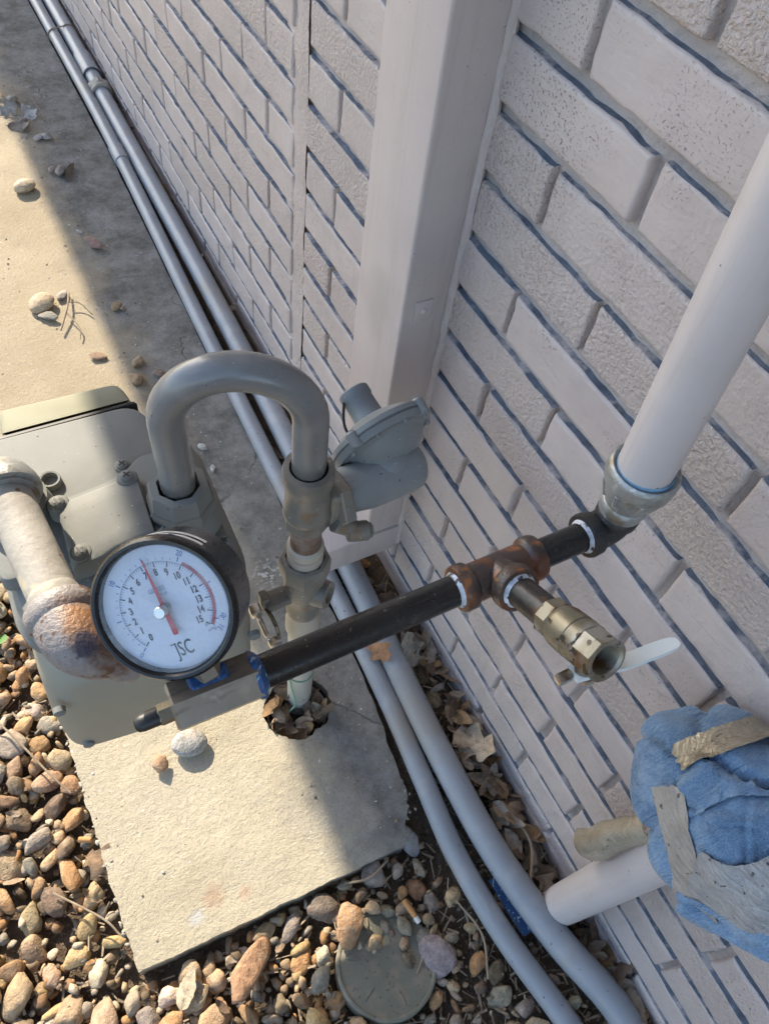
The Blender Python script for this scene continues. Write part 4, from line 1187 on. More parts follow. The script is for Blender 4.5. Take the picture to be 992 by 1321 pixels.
# ------------------------------------------------------------------ gauge adapter and pressure gauge
ad = thing('gauge_adapter', 'steel hex test coupling smeared with blue paste at the end of the black pipe', 'pipe fitting', (-0.41, EY, EZ))
HA = Vector((-0.384, EY, EZ))
obj('hex_body', hexnut(HA, HA + Vector((-0.060, 0.001, 0.001)), 0.0182, ch=0.10, ref=(0, 0.2, 1), a0=0.55), 'steel', ad, smooth=25)
obj('paste_band', lathe([(-0.004, 0.0122), (-0.002, 0.0150), (0.0008, 0.0176), (0.0035, 0.0172), (0.004, 0.0160)], HA, (-1, 0, 0), 32, a0=0.15), 'bluedope', ad)
obj('top_paste', bbox((-0.430, EY - 0.002, EZ + 0.010), (-0.402, EY + 0.012, EZ + 0.0182), 0.004, 3), 'bluedope', ad)
obj('valve_nut', hexnut(HA + Vector((-0.058, 0, 0)), HA + Vector((-0.069, 0, 0)), 0.0072), 'brass', ad, smooth=25)
obj('valve_cap', lathe([(0, 0.0050), (0.001, 0.0062), (0.012, 0.0060), (0.0155, 0.0050), (0.017, 0.003), (0.0172, 0)], HA + Vector((-0.0675, 0, 0)), (-1, 0, 0), 20), 'capblack', ad)

GC = Vector((-0.4274, 0.2402, 0.7839))
GNv = Vector((-0.491, -0.565, 0.662)).normalized()
ang = math.radians(70)
dn_ = _r * math.cos(ang) + _d * math.sin(ang)
dn_ = (dn_ - GNv * dn_.dot(GNv)).normalized()
gy_ = -dn_
gx_ = gy_.cross(GNv)
GM = Matrix(((gx_.x, gy_.x, GNv.x, GC.x), (gx_.y, gy_.y, GNv.y, GC.y), (gx_.z, gy_.z, GNv.z, GC.z), (0, 0, 0, 1)))
ga = thing('pressure_gauge', 'round black cased pressure gauge with white dial and red needle', 'pressure gauge', mat4=GM)
RG = 0.0475
zax = (0, 0, 1)
def gl(prof, seg=64):
    return lathe(prof, (0, 0, 0), zax, seg)
obj('case', gl([(-0.042, 0.0), (-0.042, 0.040), (-0.039, 0.0435), (-0.012, 0.0450), (-0.006, 0.0455), (-0.0055, 0.0445), (-0.004, 0.0445), (-0.0035, 0.0460)]), 'rubber', ga, local=True)
obj('bezel', gl([(-0.005, 0.0450), (-0.0045, RG - 0.0006), (-0.001, RG), (0.003, RG - 0.0003), (0.0052, RG - 0.0022), (0.0050, RG - 0.0040), (0.0025, RG - 0.0058), (0.0, RG - 0.0064), (-0.004, RG - 0.0064)]), 'rubber', ga, local=True)
obj('stem', join(lathe([(0.038, 0.0085), (0.054, 0.0085), (0.056, 0.0075)], (0, 0, -0.014), (0, -1, -0.12), 18), hexnut(Vector((0, -0.046, -0.0155)), Vector((0, -0.056, -0.017)), 0.0100)), 'steel', ga, local=True, smooth=28)
face = obj('dial', gl([(-0.0020, 0.0), (-0.0020, RG - 0.0064), (-0.0036, RG - 0.0060)]), 'dial', ga, local=True)
for k, th0 in enumerate((58, 58)):  # white strips drawn as sun glints along the case side
    ring = []
    r0 = 0.0462 if k else 0.0452
    zc = -0.0085 - 0.008 * k
    rv, rf = [], []
    for i in range(25):
        a = math.radians(38 + i * 2.9)
        for dz in (-0.0018, 0.0018):
            rr0 = 0.0455 - (0.0006 if k else 0)
            rv.append(((rr0 + 0.0004) * math.cos(a), (rr0 + 0.0004) * math.sin(a), zc + dz * (1 if i < 24 else 0.2)))
    for i in range(24):
        rf.append((i * 2, i * 2 + 1, i * 2 + 3, i * 2 + 2))
    obj('case_glint', (rv, rf), 'glintwhite', ga, local=True)
A0 = math.radians(-90 - 50)            # zero, swept clockwise
SW = math.radians(260)
def ang_of(v): return A0 - SW * v / 15.0
def tick(a, r0, r1, wd_, z=-0.00175):
    d = Vector((math.cos(a), math.sin(a), 0)); e = Vector((-math.sin(a), math.cos(a), 0)) * wd_ / 2
    return [d * r0 + e + Vector((0, 0, z)), d * r1 + e + Vector((0, 0, z)), d * r1 - e + Vector((0, 0, z)), d * r0 - e + Vector((0, 0, z))], [(0, 3, 2, 1)]
def arc_strip(r0, r1, a0, a1, z, n=60):
    V, F = [], []
    for i in range(n + 1):
        a = a0 + (a1 - a0) * i / n
        V += [(r0 * math.cos(a), r0 * math.sin(a), z), (r1 * math.cos(a), r1 * math.sin(a), z)]
    for i in range(n):
        F.append((i * 2, i * 2 + 2, i * 2 + 3, i * 2 + 1))
    return V, F
obj('psi_ticks', join(*[tick(ang_of(v), 0.0266, 0.0300, 0.00070) for v in range(16)]), 'ink', face, local=True, smooth=0)
obj('minor_ticks', join(*[tick(ang_of(v / 5), 0.0284, 0.0300, 0.00032) for v in range(76)] + [arc_strip(0.0299, 0.0302, ang_of(0), ang_of(15), -0.00178)]), 'inkgrey', face, local=True, smooth=0)
obj('mercury_ticks', join(*[tick(ang_of(v * 15 / 31), 0.0313, 0.0345 if v % 5 == 0 else 0.0328, 0.0006 if v % 5 == 0 else 0.0003) for v in range(32)]), 'inkblue', face, local=True, smooth=0)
obj('red_band', arc_strip(0.0302, 0.0322, ang_of(10), ang_of(15), -0.00170, 40), 'redarc', face, local=True, smooth=0)
def text_geo(s, size, x, y, rot=0.0, z=-0.0017, sx=0.8, bold=0.0):
    cu = bpy.data.curves.new('text', 'FONT')
    cu.body = s
    cu.size = size
    cu.align_x = 'CENTER'; cu.align_y = 'CENTER'
    cu.offset = bold
    cu.resolution_u = 3
    to = bpy.data.objects.new('text', cu)
    link(to)
    dg = bpy.context.evaluated_depsgraph_get()
    me = bpy.data.meshes.new_from_object(to.evaluated_get(dg))
    c, s_ = math.cos(rot), math.sin(rot)
    V = [(x + c * v.co.x * sx - s_ * v.co.y, y + s_ * v.co.x * sx + c * v.co.y, z) for v in me.vertices]
    F = [tuple(p.vertices) for p in me.polygons]
    bpy.data.objects.remove(to); bpy.data.curves.remove(cu); bpy.data.meshes.remove(me)
    return V, F
for v in range(16):
    a = ang_of(v)
    rr0 = 0.0232 if v < 10 else 0.0225
    obj('numeral', text_geo(str(v), 0.0064, rr0 * math.cos(a), rr0 * math.sin(a), 0, bold=0.00020, sx=0.74), 'ink', face, local=True, smooth=0)
for v, s in ((0, '0'), (10, '10'), (20, '20'), (29.6, '30'), (31, '31')):
    a = ang_of(v * 15 / 31)
    obj('blue_numeral', text_geo(s, 0.0052, 0.0368 * math.cos(a), 0.0368 * math.sin(a), a - math.pi / 2 if v < 25 else 0.55, sx=0.8), 'inkblue', face, local=True, smooth=0)
obj('unit_text', join(text_geo('psi', 0.0034, 0.0205, -0.0185, 0.12), text_geo('in.Hg', 0.0032, 0.0222, -0.0225, 0.12)), 'inkgrey', face, local=True, smooth=0)
obj('serial_text', join(text_geo('G0  055', 0.0044, -0.001, 0.0125, 0.0), text_geo('14 1A', 0.0030, 0.002, 0.0088, 0.0)), 'inkgrey', face, local=True, smooth=0)
def jsc():
    g = [text_geo('JSC', 0.0138, 0, -0.0288, 0, sx=0.62, bold=0.00004)]
    # slab serifs on the J and C terminals
    def rect(x0, y0, x1, y1): return [(x0, y0, -0.00168), (x1, y0, -0.00168), (x1, y1, -0.00168), (x0, y1, -0.00168)], [(0, 1, 2, 3)]
    g += [rect(-0.0081, -0.0244, -0.0041, -0.0238)]
    return join(*g)
obj('maker_name', jsc(), 'ink', face, local=True, smooth=0)
na = ang_of(7.45)
nd = Vector((math.cos(na), math.sin(na), 0)); ne = Vector((-math.sin(na), math.cos(na), 0))
def flat(ptsw, z0, z1):
    V, F = [], []
    for t, hw in ptsw:
        for s, z in ((-1, z0), (1, z0), (1, z1), (-1, z1)):
            V.append(nd * t + ne * (s * hw) + Vector((0, 0, z)))
    for i in range(len(ptsw) - 1):
        for k in range(4):
            F.append((i * 4 + k, i * 4 + (k + 1) % 4, (i + 1) * 4 + (k + 1) % 4, (i + 1) * 4 + k))
    n = (len(ptsw) - 1) * 4
    F += [(3, 2, 1, 0), (n, n + 1, n + 2, n + 3)]
    return V, F
needle = obj('needle', flat([(-0.0180, 0.0010), (-0.0172, 0.0018), (-0.006, 0.0016), (0.0, 0.0014), (0.015, 0.0010), (0.0335, 0.00035)], 0.0006, 0.0010), 'red', ga, local=True, smooth=0)
obj('needle_hub', gl([(-0.0018, 0.0032), (0.0012, 0.0032), (0.0013, 0.0027), (0.0026, 0.0027), (0.0028, 0.0024), (0.0028, 0.0)], 24), 'chrome', needle, local=True)
obj('needle_black_line', (lambda g_: g_)(flat([(0.004, 0.00035), (0.033, 0.00015)], -0.0002, 0.0001)), 'ink', needle, local=True, smooth=0)  # thin dark line lying under the needle
obj('reset_knob', gl([(0.0035, 0.0), (0.0035, 0.0030), (0.0040, 0.0040), (0.0085, 0.0040), (0.0092, 0.0034), (0.0092, 0.0)], 24), 'chrome', ga, local=True)
obj('glass', gl([(0.0034, 0.0), (0.0034, RG - 0.0061)], 64), 'glass', ga, local=True, smooth=180)

# ------------------------------------------------------------------ stub pipe wrapped in denim and tape
SX, SY = -0.036, -0.030
stub = thing('standpipe', 'short white painted upright pipe at the wall foot, lower right', 'pipe', (SX, SY, 0))
obj('pipe', lathe([(-0.06, 0.0), (-0.06, 0.027), (0.56, 0.027), (0.56, 0.0)], (SX, SY, 0), (0, 0, 1), 36), 'whitepipe', stub)

BC = Vector((-0.060, -0.034, 0.588))
def blob_r(d):
    """radius of the cloth bundle in direction d"""
    e = 1.0 / math.sqrt((d.x / 0.072) ** 2 + (d.y / 0.104) ** 2 + (d.z / 0.076) ** 2)
    f = 0.0
    # pillowy folds: creases run where these planes meet
    for nv, off, dep in ((Vector((0.70, 0.62, 0.30)), 0.42, 0.012), (Vector((-0.35, 0.93, -0.1)), 0.72, 0.008), (Vector((-0.25, -0.75, -0.60)), 0.62, 0.010)):
        t = d.dot(nv.normalized()) - off + 0.10 * nz(d, 2.2, off)
        f -= dep * math.exp(-(t / 0.038) ** 2)
    # long shallow creases: (plane normal, offset, centre of the crease, reach, depth, width)
    for nv, off, cen, reach, dep, wd_n in ((Vector((0.2, 0.9, -0.4)), 0.05, Vector((-0.6, 0.1, 0.8)), 0.55, 0.0050, 0.030), (Vector((0.5, 0.75, 0.2)), -0.10, Vector((-0.7, -0.1, 0.6)), 0.50, 0.0045, 0.026),
                                         (Vector((0.85, 0.1, 0.5)), -0.25, Vector((-0.8, 0.3, 0.4)), 0.45, 0.0050, 0.030), (Vector((-0.2, 0.8, 0.5)), 0.35, Vector((-0.5, 0.5, 0.6)), 0.50, 0.0055, 0.030),
                                         (Vector((0.6, -0.6, 0.5)), 0.15, Vector((-0.2, -0.3, 0.9)), 0.50, 0.0045, 0.028)):
        t = d.dot(nv.normalized()) - off + 0.06 * nz(d, 3.0, off + 5)
        f -= dep * math.exp(-(t / wd_n) ** 2) * math.exp(-((d - cen.normalized()).length / reach) ** 2)
        f += dep * 0.5 * math.exp(-((t - 0.06) / 0.04) ** 2) * math.exp(-((d - cen.normalized()).length / reach) ** 2)
    f += 0.009 * nz(d, 1.9, 4) + 0.003 * nz(d, 4.5, 7)
    return e + f
def blob(n=150, m_=90):
    V, F = [], []
    for j in range(m_ + 1):
        ph = math.pi * j / m_
        for i in range(n):
            th = 2 * math.pi * i / n
            d = Vector((math.sin(ph) * math.cos(th), math.sin(ph) * math.sin(th), math.cos(ph)))
            p = BC + d * blob_r(d)
            if p.x > -0.003: p.x = -0.003
            V.append(p)
    for j in range(m_):
        for i in range(n):
            i2 = (i + 1) % n
            F.append((j * n + i, (j + 1) * n + i, (j + 1) * n + i2, j * n + i2))
    return V, F
cl = thing('denim_wrap', 'bundle of faded blue denim taped around the top of the short upright pipe', 'cloth wrap', (BC.x, BC.y, 0.42))
obj('cloth', blob(), 'denim', cl, smooth=180)
def tape_path(name, m, dirs, half, off=0.003, seed=0, lift=None, ragged=0.07):
    """strip laid over the bundle along a run of directions; half = half width in metres"""
    P = [d.normalized() for d in catmull(dirs, 8)]
    n, k = len(P) - 1, 9
    V, F = [], []
    for i in range(n + 1):
        t = (P[min(i + 1, n)] - P[max(i - 1, 0)]).normalized()
        sdv = P[i].cross(t).normalized()
        for j in range(k + 1):
            u = -1 + 2 * j / k
            hw = half / 0.085 * (1 + (ragged * nz((i * 0.8, seed, u), 1.0) if abs(u) > 0.9 else 0))
            d = (P[i] + sdv * (u * hw))
            if i in (0, n): d += t * 0.06 * nz((j * 1.7, seed, 1), 1.0)
            d.normalize()
            rr_ = off + 0.0009 * nz((i * 0.6, j * 0.9, seed), 1.0)
            # tape bridges the creases
            e = 1.0 / math.sqrt((d.x / 0.072) ** 2 + (d.y / 0.104) ** 2 + (d.z / 0.076) ** 2)
            rr_ += max(e - 0.001, blob_r(d)) if m != 'denim' else blob_r(d)
            if lift: rr_ += lift(i / n, u)
            p = BC + d * rr_
            if p.x > -0.0015: p.x = -0.0015
            V.append(p)
    N = len(V)
    W_ = k + 1
    for i in range(n):
        for j in range(k):
            a = i * W_ + j
            F.append((a, a + 1, a + W_ + 1, a + W_))
    V2 = [BC + (p - BC) * (1 - 0.0006 / max((p - BC).length, 0.01)) for p in V]
    F2 = [tuple(reversed([x + N for x in f])) for f in F]
    border = [j for j in range(W_)] + [i * W_ + k for i in range(1, n + 1)] + [n * W_ + j for j in range(k - 1, -1, -1)] + [i * W_ for i in range(n - 1, 0, -1)]
    rim = [(y, x, x + N, y + N) for x, y in zip(border, border[1:] + border[:1])]
    return obj(name, (V + V2, F + F2 + rim), m, cl, smooth=50)
tape_path('cloth_fold', 'denim', [(-0.62, 0.52, 0.55), (-0.30, 0.50, 0.80), (0.0, 0.34, 0.92), (0.30, 0.12, 0.94), (0.55, -0.15, 0.82)], 0.024, 0.004, seed=12, lift=lambda t, u: 0.004 * (1 - abs(u)), ragged=0.05)
tape_path('cloth_fold', 'denim', [(-0.80, -0.30, -0.30), (-0.72, -0.60, -0.10), (-0.45, -0.85, 0.20), (-0.10, -0.90, 0.40)], 0.026, 0.003, seed=14, lift=lambda t, u: 0.004 * (1 - abs(u)), ragged=0.05)
tape_path('tape_strip', 'tape', [(-0.66, 0.62, 0.42), (-0.866, 0.234, 0.34), (-0.92, -0.095, 0.15), (-0.88, -0.394, -0.08), (-0.70, -0.62, -0.38)], 0.0165, 0.0018, seed=2)
tape_path('tape_strip', 'tapegrey', [(-0.90, -0.10, 0.30), (-0.80, -0.34, 0.40), (-0.62, -0.50, 0.55), (-0.371, -0.55, 0.72), (-0.055, -0.50, 0.86), (0.43, -0.42, 0.80)], 0.026, 0.0035, seed=5)
tape_path('tape_strip', 'tapegloss', [(-0.46, 0.70, 0.55), (-0.20, 0.66, 0.72), (0.05, 0.62, 0.78), (0.40, 0.56, 0.70), (0.66, 0.42, 0.60)], 0.012, 0.0055, seed=8, lift=lambda t, u: 0.005 * max(0, -u))
# loose shiny flap of tape standing off the pipe
def flap():
    a = Vector((-0.052, -0.004, 0.440)); b = Vector((-0.055, 0.018, 0.272))
    V, F = [], []
    n, k = 16, 8
    for i in range(n + 1):
        t = i / n
        c = a.lerp(b, t) + Vector((-0.010 * math.sin(t * 3.0), 0.003 * math.sin(t * 5), 0))
        for j in range(k + 1):
            u = j / k - 0.5
            hw = 0.040 * (0.75 + 0.25 * t) * (1 + 0.12 * nz((i * .5, 2, u), 1.0))
            V.append(c + Vector((-0.012 * (1 - (2 * u) ** 2) + 0.008 * nz((t * 3, u * 3, 1), 1.0), u * hw, 0.012 * nz((0, j * 1.1, 4), 1.0) * (t > .9))))
    for i in range(n):
        for j in range(k):
            q = i * (k + 1) + j
            F.append((q, q + 1, q + k + 2, q + k + 1))
    N = len(V)
    V2 = [v + Vector((0.0012, 0, 0)) for v in V]
    F2 = [tuple(reversed([x + N for x in f])) for f in F]
    border = [j for j in range(k + 1)] + [i * (k + 1) + k for i in range(1, n + 1)] + [n * (k + 1) + j for j in range(k - 1, -1, -1)] + [i * (k + 1) for i in range(n - 1, 0, -1)]
    rim = [(y, x, x + N, y + N) for x, y in zip(border, border[1:] + border[:1])]
    return V + V2, F + F2 + rim
obj('loose_tape', flap(), 'tapegloss', cl, smooth=50)

# ------------------------------------------------------------------ irrigation lid
LC = Vector((-0.290, 0.020, 0.006))
lidt = Vector((0.10, 0.12, 1)).normalized()
lid = thing('valve_box_lid', 'round olive green plastic lid half buried in the gravel', 'lid', LC)
obj('plate', lathe([(-0.02, 0.070), (0.006, 0.070), (0.0075, 0.0685), (0.0075, 0.0655), (0.0060, 0.0645), (0.0058, 0.0)], LC, lidt, 48), 'lid', lid, smooth=30)
a_, u_, w_ = frame_of(lidt)
for k in range(6):
    th = 0.5 + k * math.pi / 3
    d = u_ * math.cos(th) + w_ * math.sin(th); e = a_.cross(d)
    c = LC + d * 0.045 + a_ * 0.0062
    V = [c + d * sx_ * 0.010 + e * sy_ * 0.0009 + a_ * sz_ * 0.0010 for sz_ in (-1, 1) for sx_, sy_ in ((-1, -1), (1, -1), (1, 1), (-1, 1))]
    obj('rib', (V, [(0, 1, 5, 4), (1, 2, 6, 5), (2, 3, 7, 6), (3, 0, 4, 7), (4, 5, 6, 7)]), 'lid', lid, smooth=0)
for th in (0.2, 2.3, 4.4):
    d = u_ * math.cos(th) + w_ * math.sin(th)
    obj('dimple', lathe([(0.0, 0.0042), (0.0010, 0.0040), (0.0012, 0.003), (0.0004, 0.0025), (0.0003, 0)], LC + d * 0.026 + a_ * 0.0058, lidt, 16), 'lid', lid)

# ------------------------------------------------------------------ stones
def stone_geo(seed, sub=3):
    bm = bmesh.new()
    bmesh.ops.create_icosphere(bm, subdivisions=sub, radius=1.0)
    r = random.Random(seed)
    sx_, sy_, sz_ = r.uniform(1.0, 1.25), r.uniform(0.60, 0.95), r.uniform(0.40, 0.70)
    planes = [(Vector((r.gauss(0, 1), r.gauss(0, 1), r.gauss(0, 1))).normalized(), r.uniform(0.52, 0.85)) for _ in range(r.randint(5, 13))]
    soft = r.uniform(-0.2, 0.3)
    for v in bm.verts:
        d = v.co.normalized()
        rad = 1.0 + 0.28 * nz(d, 1.2, seed * 1.7) + 0.15 * nz(d, 2.6, seed * 2.3) + 0.07 * nz(d, 5.5, seed)
        for nv, o in planes:
            t = d.dot(nv) * rad
            if t > o:
                rad -= (t - o) * (0.9 - 0.5 * soft) / max(d.dot(nv), 0.3)
        v.co = Vector((d.x * sx_, d.y * sy_, d.z * sz_)) * rad
    return bm_geo(bm)
def stone_mesh(seed, sub=3):
    V, F = stone_geo(seed, sub)
    me = bpy.data.meshes.new('stone')
    me.from_pydata([tuple(v) for v in V], [], F)
    me.materials.append(M['stone'])
    me.polygons.foreach_set('use_smooth', [True] * len(F))
    me.update()
    return me
STONES = [stone_mesh(k) for k in range(30)]
PAL = [('tan', (0.37, 0.265, 0.160)), ('orange brown', (0.38, 0.215, 0.095)), ('reddish brown', (0.26, 0.155, 0.080)), ('pale cream', (0.49, 0.405, 0.285)),
       ('grey', (0.28, 0.238, 0.180)), ('dark brown', (0.170, 0.125, 0.078)), ('yellowish', (0.44, 0.305, 0.145))]
PW = [30, 14, 12, 14, 14, 10, 6]
def round_mesh(seed):
    bm = bmesh.new()
    bmesh.ops.create_icosphere(bm, subdivisions=3, radius=1.0)
    for v in bm.verts:
        d = v.co.normalized()
        v.co = Vector((d.x * 1.05, d.y * 0.78, d.z * 0.62)) * (1 + 0.10 * nz(d, 1.3, seed) + 0.04 * nz(d, 3.5, seed + 4))
    V, F = bm_geo(bm)
    me = bpy.data.meshes.new('stone')
    me.from_pydata([tuple(v) for v in V], [], F)
    me.materials.append(M['stone'])
    me.polygons.foreach_set('use_smooth', [True] * len(F))
    me.update()
    return me
ROUND = [round_mesh(3.3), round_mesh(8.1)]
def place_stone(name, loc, r, col, label, cat, group=None, flat_=1.0, seed=None, rot=None):
    rs = RNG if seed is None else random.Random(seed)
    o = bpy.data.objects.new(name, rs.choice(STONES))
    link(o)
    o.location = loc
    o.rotation_euler = rot if rot else (rs.uniform(-0.35, 0.35), rs.uniform(-0.35, 0.35), rs.uniform(0, 6.28))
    o.scale = (r, r * rs.uniform(0.85, 1.1), r * flat_ * rs.uniform(0.9, 1.15))
    v = rs.uniform(0.92, 1.28)
    o.color = (*(min(1, c * v * rs.uniform(0.94, 1.06)) for c in col), 1)
    tag(o, label, cat, group)
    return o

def on_pad(x, y, m=0.0):
    return (-0.59 - m < x < -0.140 + m and 0.146 - m < y < 0.91)
def seg_d(p, a, b):
    a, b, p = Vector(a[:2]), Vector(b[:2]), Vector(p[:2])
    t = max(0, min(1, (p - a).dot(b - a) / max((b - a).length_squared, 1e-9)))
    return (p - a.lerp(b, t)).length
BPN = [p for p in bpath if p.y < 1.0]; SPN = [p for p in spath if p.y < 1.0]
def near_pipe(x, y, m):
    return min(seg_d((x, y), a, b) for a, b in zip(BPN, BPN[1:])) < 0.0215 + m or min(seg_d((x, y), a, b) for a, b in zip(SPN, SPN[1:])) < 0.0165 + m
def blocked(x, y, r):
    if on_pad(x, y, r * 0.75): return True
    if y > 0.905 - r: return True
    if x > -0.012 - r * 0.6: return True
    if (Vector((x, y)) - LC.xy).length < 0.070 + r * 0.75 and not ((x - LC.x) * 0.75 + (y - LC.y) * 0.66 > 0.006): return True
    if (Vector((x, y)) - Vector((SX, SY))).length < 0.027 + r: return True
    if x > -0.17 and near_pipe(x, y, r * 0.8): return True
    return False
def to_px(p):
    q = Vector(p) - Vector(CAM_LOC)
    dz = q.dot(_f)
    return 496 + 993 * q.dot(_r) / dz, 660 + 993 * q.dot(_d) / dz
rs_ = random.Random(21)
placed = []
# stones with a place of their own
special = [
    ('river_stone', (-0.458, 0.098, 0.030), 0.040, (0.36, 0.235, 0.125), 'large knobbly tan stone in front of the pad, biggest in the gravel', 0.8),
    ('river_stone', (-0.318, 0.082, 0.024), 0.030, (0.42, 0.27, 0.14), 'broken orange brown stone lying on the green lid', 0.62),
    ('river_stone', (-0.255, 0.128, 0.012), 0.024, (0.30, 0.27, 0.22), 'grey green stone in shade near the pad corner', 0.75),
    ('river_stone', (-0.335, 0.118, 0.012), 0.027, (0.20, 0.165, 0.13), 'dark brown stone at the shadow edge between pad and green lid', 0.75),
    ('river_stone', (-0.222, -0.005, 0.012), 0.024, (0.24, 0.205, 0.18), 'rounded grey brown stone right of the green lid', 0.8),
    ('concrete_lump', (-0.188, 0.147, 0.012), 0.026, (0.26, 0.25, 0.225), 'crumbled concrete lump at the pad corner next to the conduit', 0.7),
]
for n_, loc, r, c, lb, fl in special:
    place_stone(n_, loc, r, c, lb, 'stone' if n_ != 'concrete_lump' else 'concrete lump', flat_=fl, seed=hash(lb) % 1000 if False else int(r * 1e5) + len(lb))
    placed.append((loc[0], loc[1], r))
tries = 0
cands = []
while tries < 60000 and len(cands) < 900:
    tries += 1
    x, y = rs_.uniform(-1.15, -0.01), rs_.uniform(-0.6, 0.93)
    shade = x > -0.30
    t = tries / 60000
    r = (rs_.uniform(0.0145, 0.0255) if not shade else rs_.uniform(0.009, 0.020)) * (1.0 - 0.45 * t)
    if rs_.random() < 0.05 and not shade: r *= 1.25
    if shade and x > -0.07 and rs_.random() < 0.8: continue
    if blocked(x, y, r * 0.9): continue
    if any((x - a) ** 2 + (y - b) ** 2 < (0.74 * (r + c)) ** 2 for a, b, c in placed): continue
    placed.append((x, y, r))
    cands.append((x, y, r))
inframe, outframe = [], []
for x, y, r in cands:
    u, v = to_px((x, y, 0))
    (inframe if -25 < u < 1017 and -25 < v < 1346 else outframe).append((x, y, r))
inframe.sort(key=lambda t: -t[2])
outframe += inframe[285:]
for x, y, r in inframe[:285]:
    nm, c = rs_.choices(PAL, PW)[0]
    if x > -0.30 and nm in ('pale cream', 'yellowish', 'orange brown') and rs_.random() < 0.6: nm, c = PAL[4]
    where = 'in the sunny gravel left of the pad' if x < -0.585 else ('in the shaded debris beside the conduits' if x > -0.29 else 'in the gravel in front of the pad')
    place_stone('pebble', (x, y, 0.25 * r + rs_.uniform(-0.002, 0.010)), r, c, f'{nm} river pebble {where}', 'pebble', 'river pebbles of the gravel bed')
# the smaller gravel: one mass
SMALL = [stone_geo(300 + k, 2 if k < 4 else 1) for k in range(8)]
SMALLn = [(np.array([tuple(v) for v in V]), np.array(F)) for V, F in SMALL]
vs_, fs_, cs_ = [], [], []
off = 0
def add_small(x, y, z, r, col):
    global off
    V, F = SMALLn[rs_.randrange(8)]
    a = rs_.uniform(0, 6.28)
    Rm = np.array(Matrix.Rotation(a, 3, 'Z') @ Matrix.Rotation(rs_.uniform(-0.6, 0.6), 3, 'X') @ Matrix.Rotation(rs_.uniform(-.6, .6), 3, 'Y'))
    P = (V * r) @ Rm.T + np.array((x, y, z))
    vs_.append(P); fs_.append(F + off); off += len(V)
    k = rs_.uniform(0.75, 1.2)
    cs_.append(np.tile(np.array([col[0] * k, col[1] * k, col[2] * k, 1.0]), (len(V), 1)))
for x, y, r in outframe:
    add_small(x, y, 0.3 * r, r, rs_.choices(PAL, PW)[0][1])
for _ in range(11000):
    x, y = rs_.uniform(-1.15, -0.01), rs_.uniform(-0.6, 0.90)
    r = rs_.uniform(0.003, 0.0135)
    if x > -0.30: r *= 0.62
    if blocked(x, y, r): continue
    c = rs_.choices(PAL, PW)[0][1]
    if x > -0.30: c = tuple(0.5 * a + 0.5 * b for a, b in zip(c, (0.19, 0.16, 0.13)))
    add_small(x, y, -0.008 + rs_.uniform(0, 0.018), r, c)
gv_, gf_, gc_ = np.concatenate(vs_), np.concatenate(fs_), np.concatenate(cs_)
me = bpy.data.meshes.new('gravel')
me.from_pydata(gv_.tolist(), [], gf_.tolist())
at = me.attributes.new('tint', 'FLOAT_COLOR', 'POINT')
at.data.foreach_set('color', gc_.ravel())
me.materials.append(M['gravel'])
me.polygons.foreach_set('use_smooth', [True] * len(me.polygons))
me.update()
tag(link(bpy.data.objects.new('gravel', me)), 'small mixed brown gravel filling between the river pebbles', 'gravel', kind='stuff')

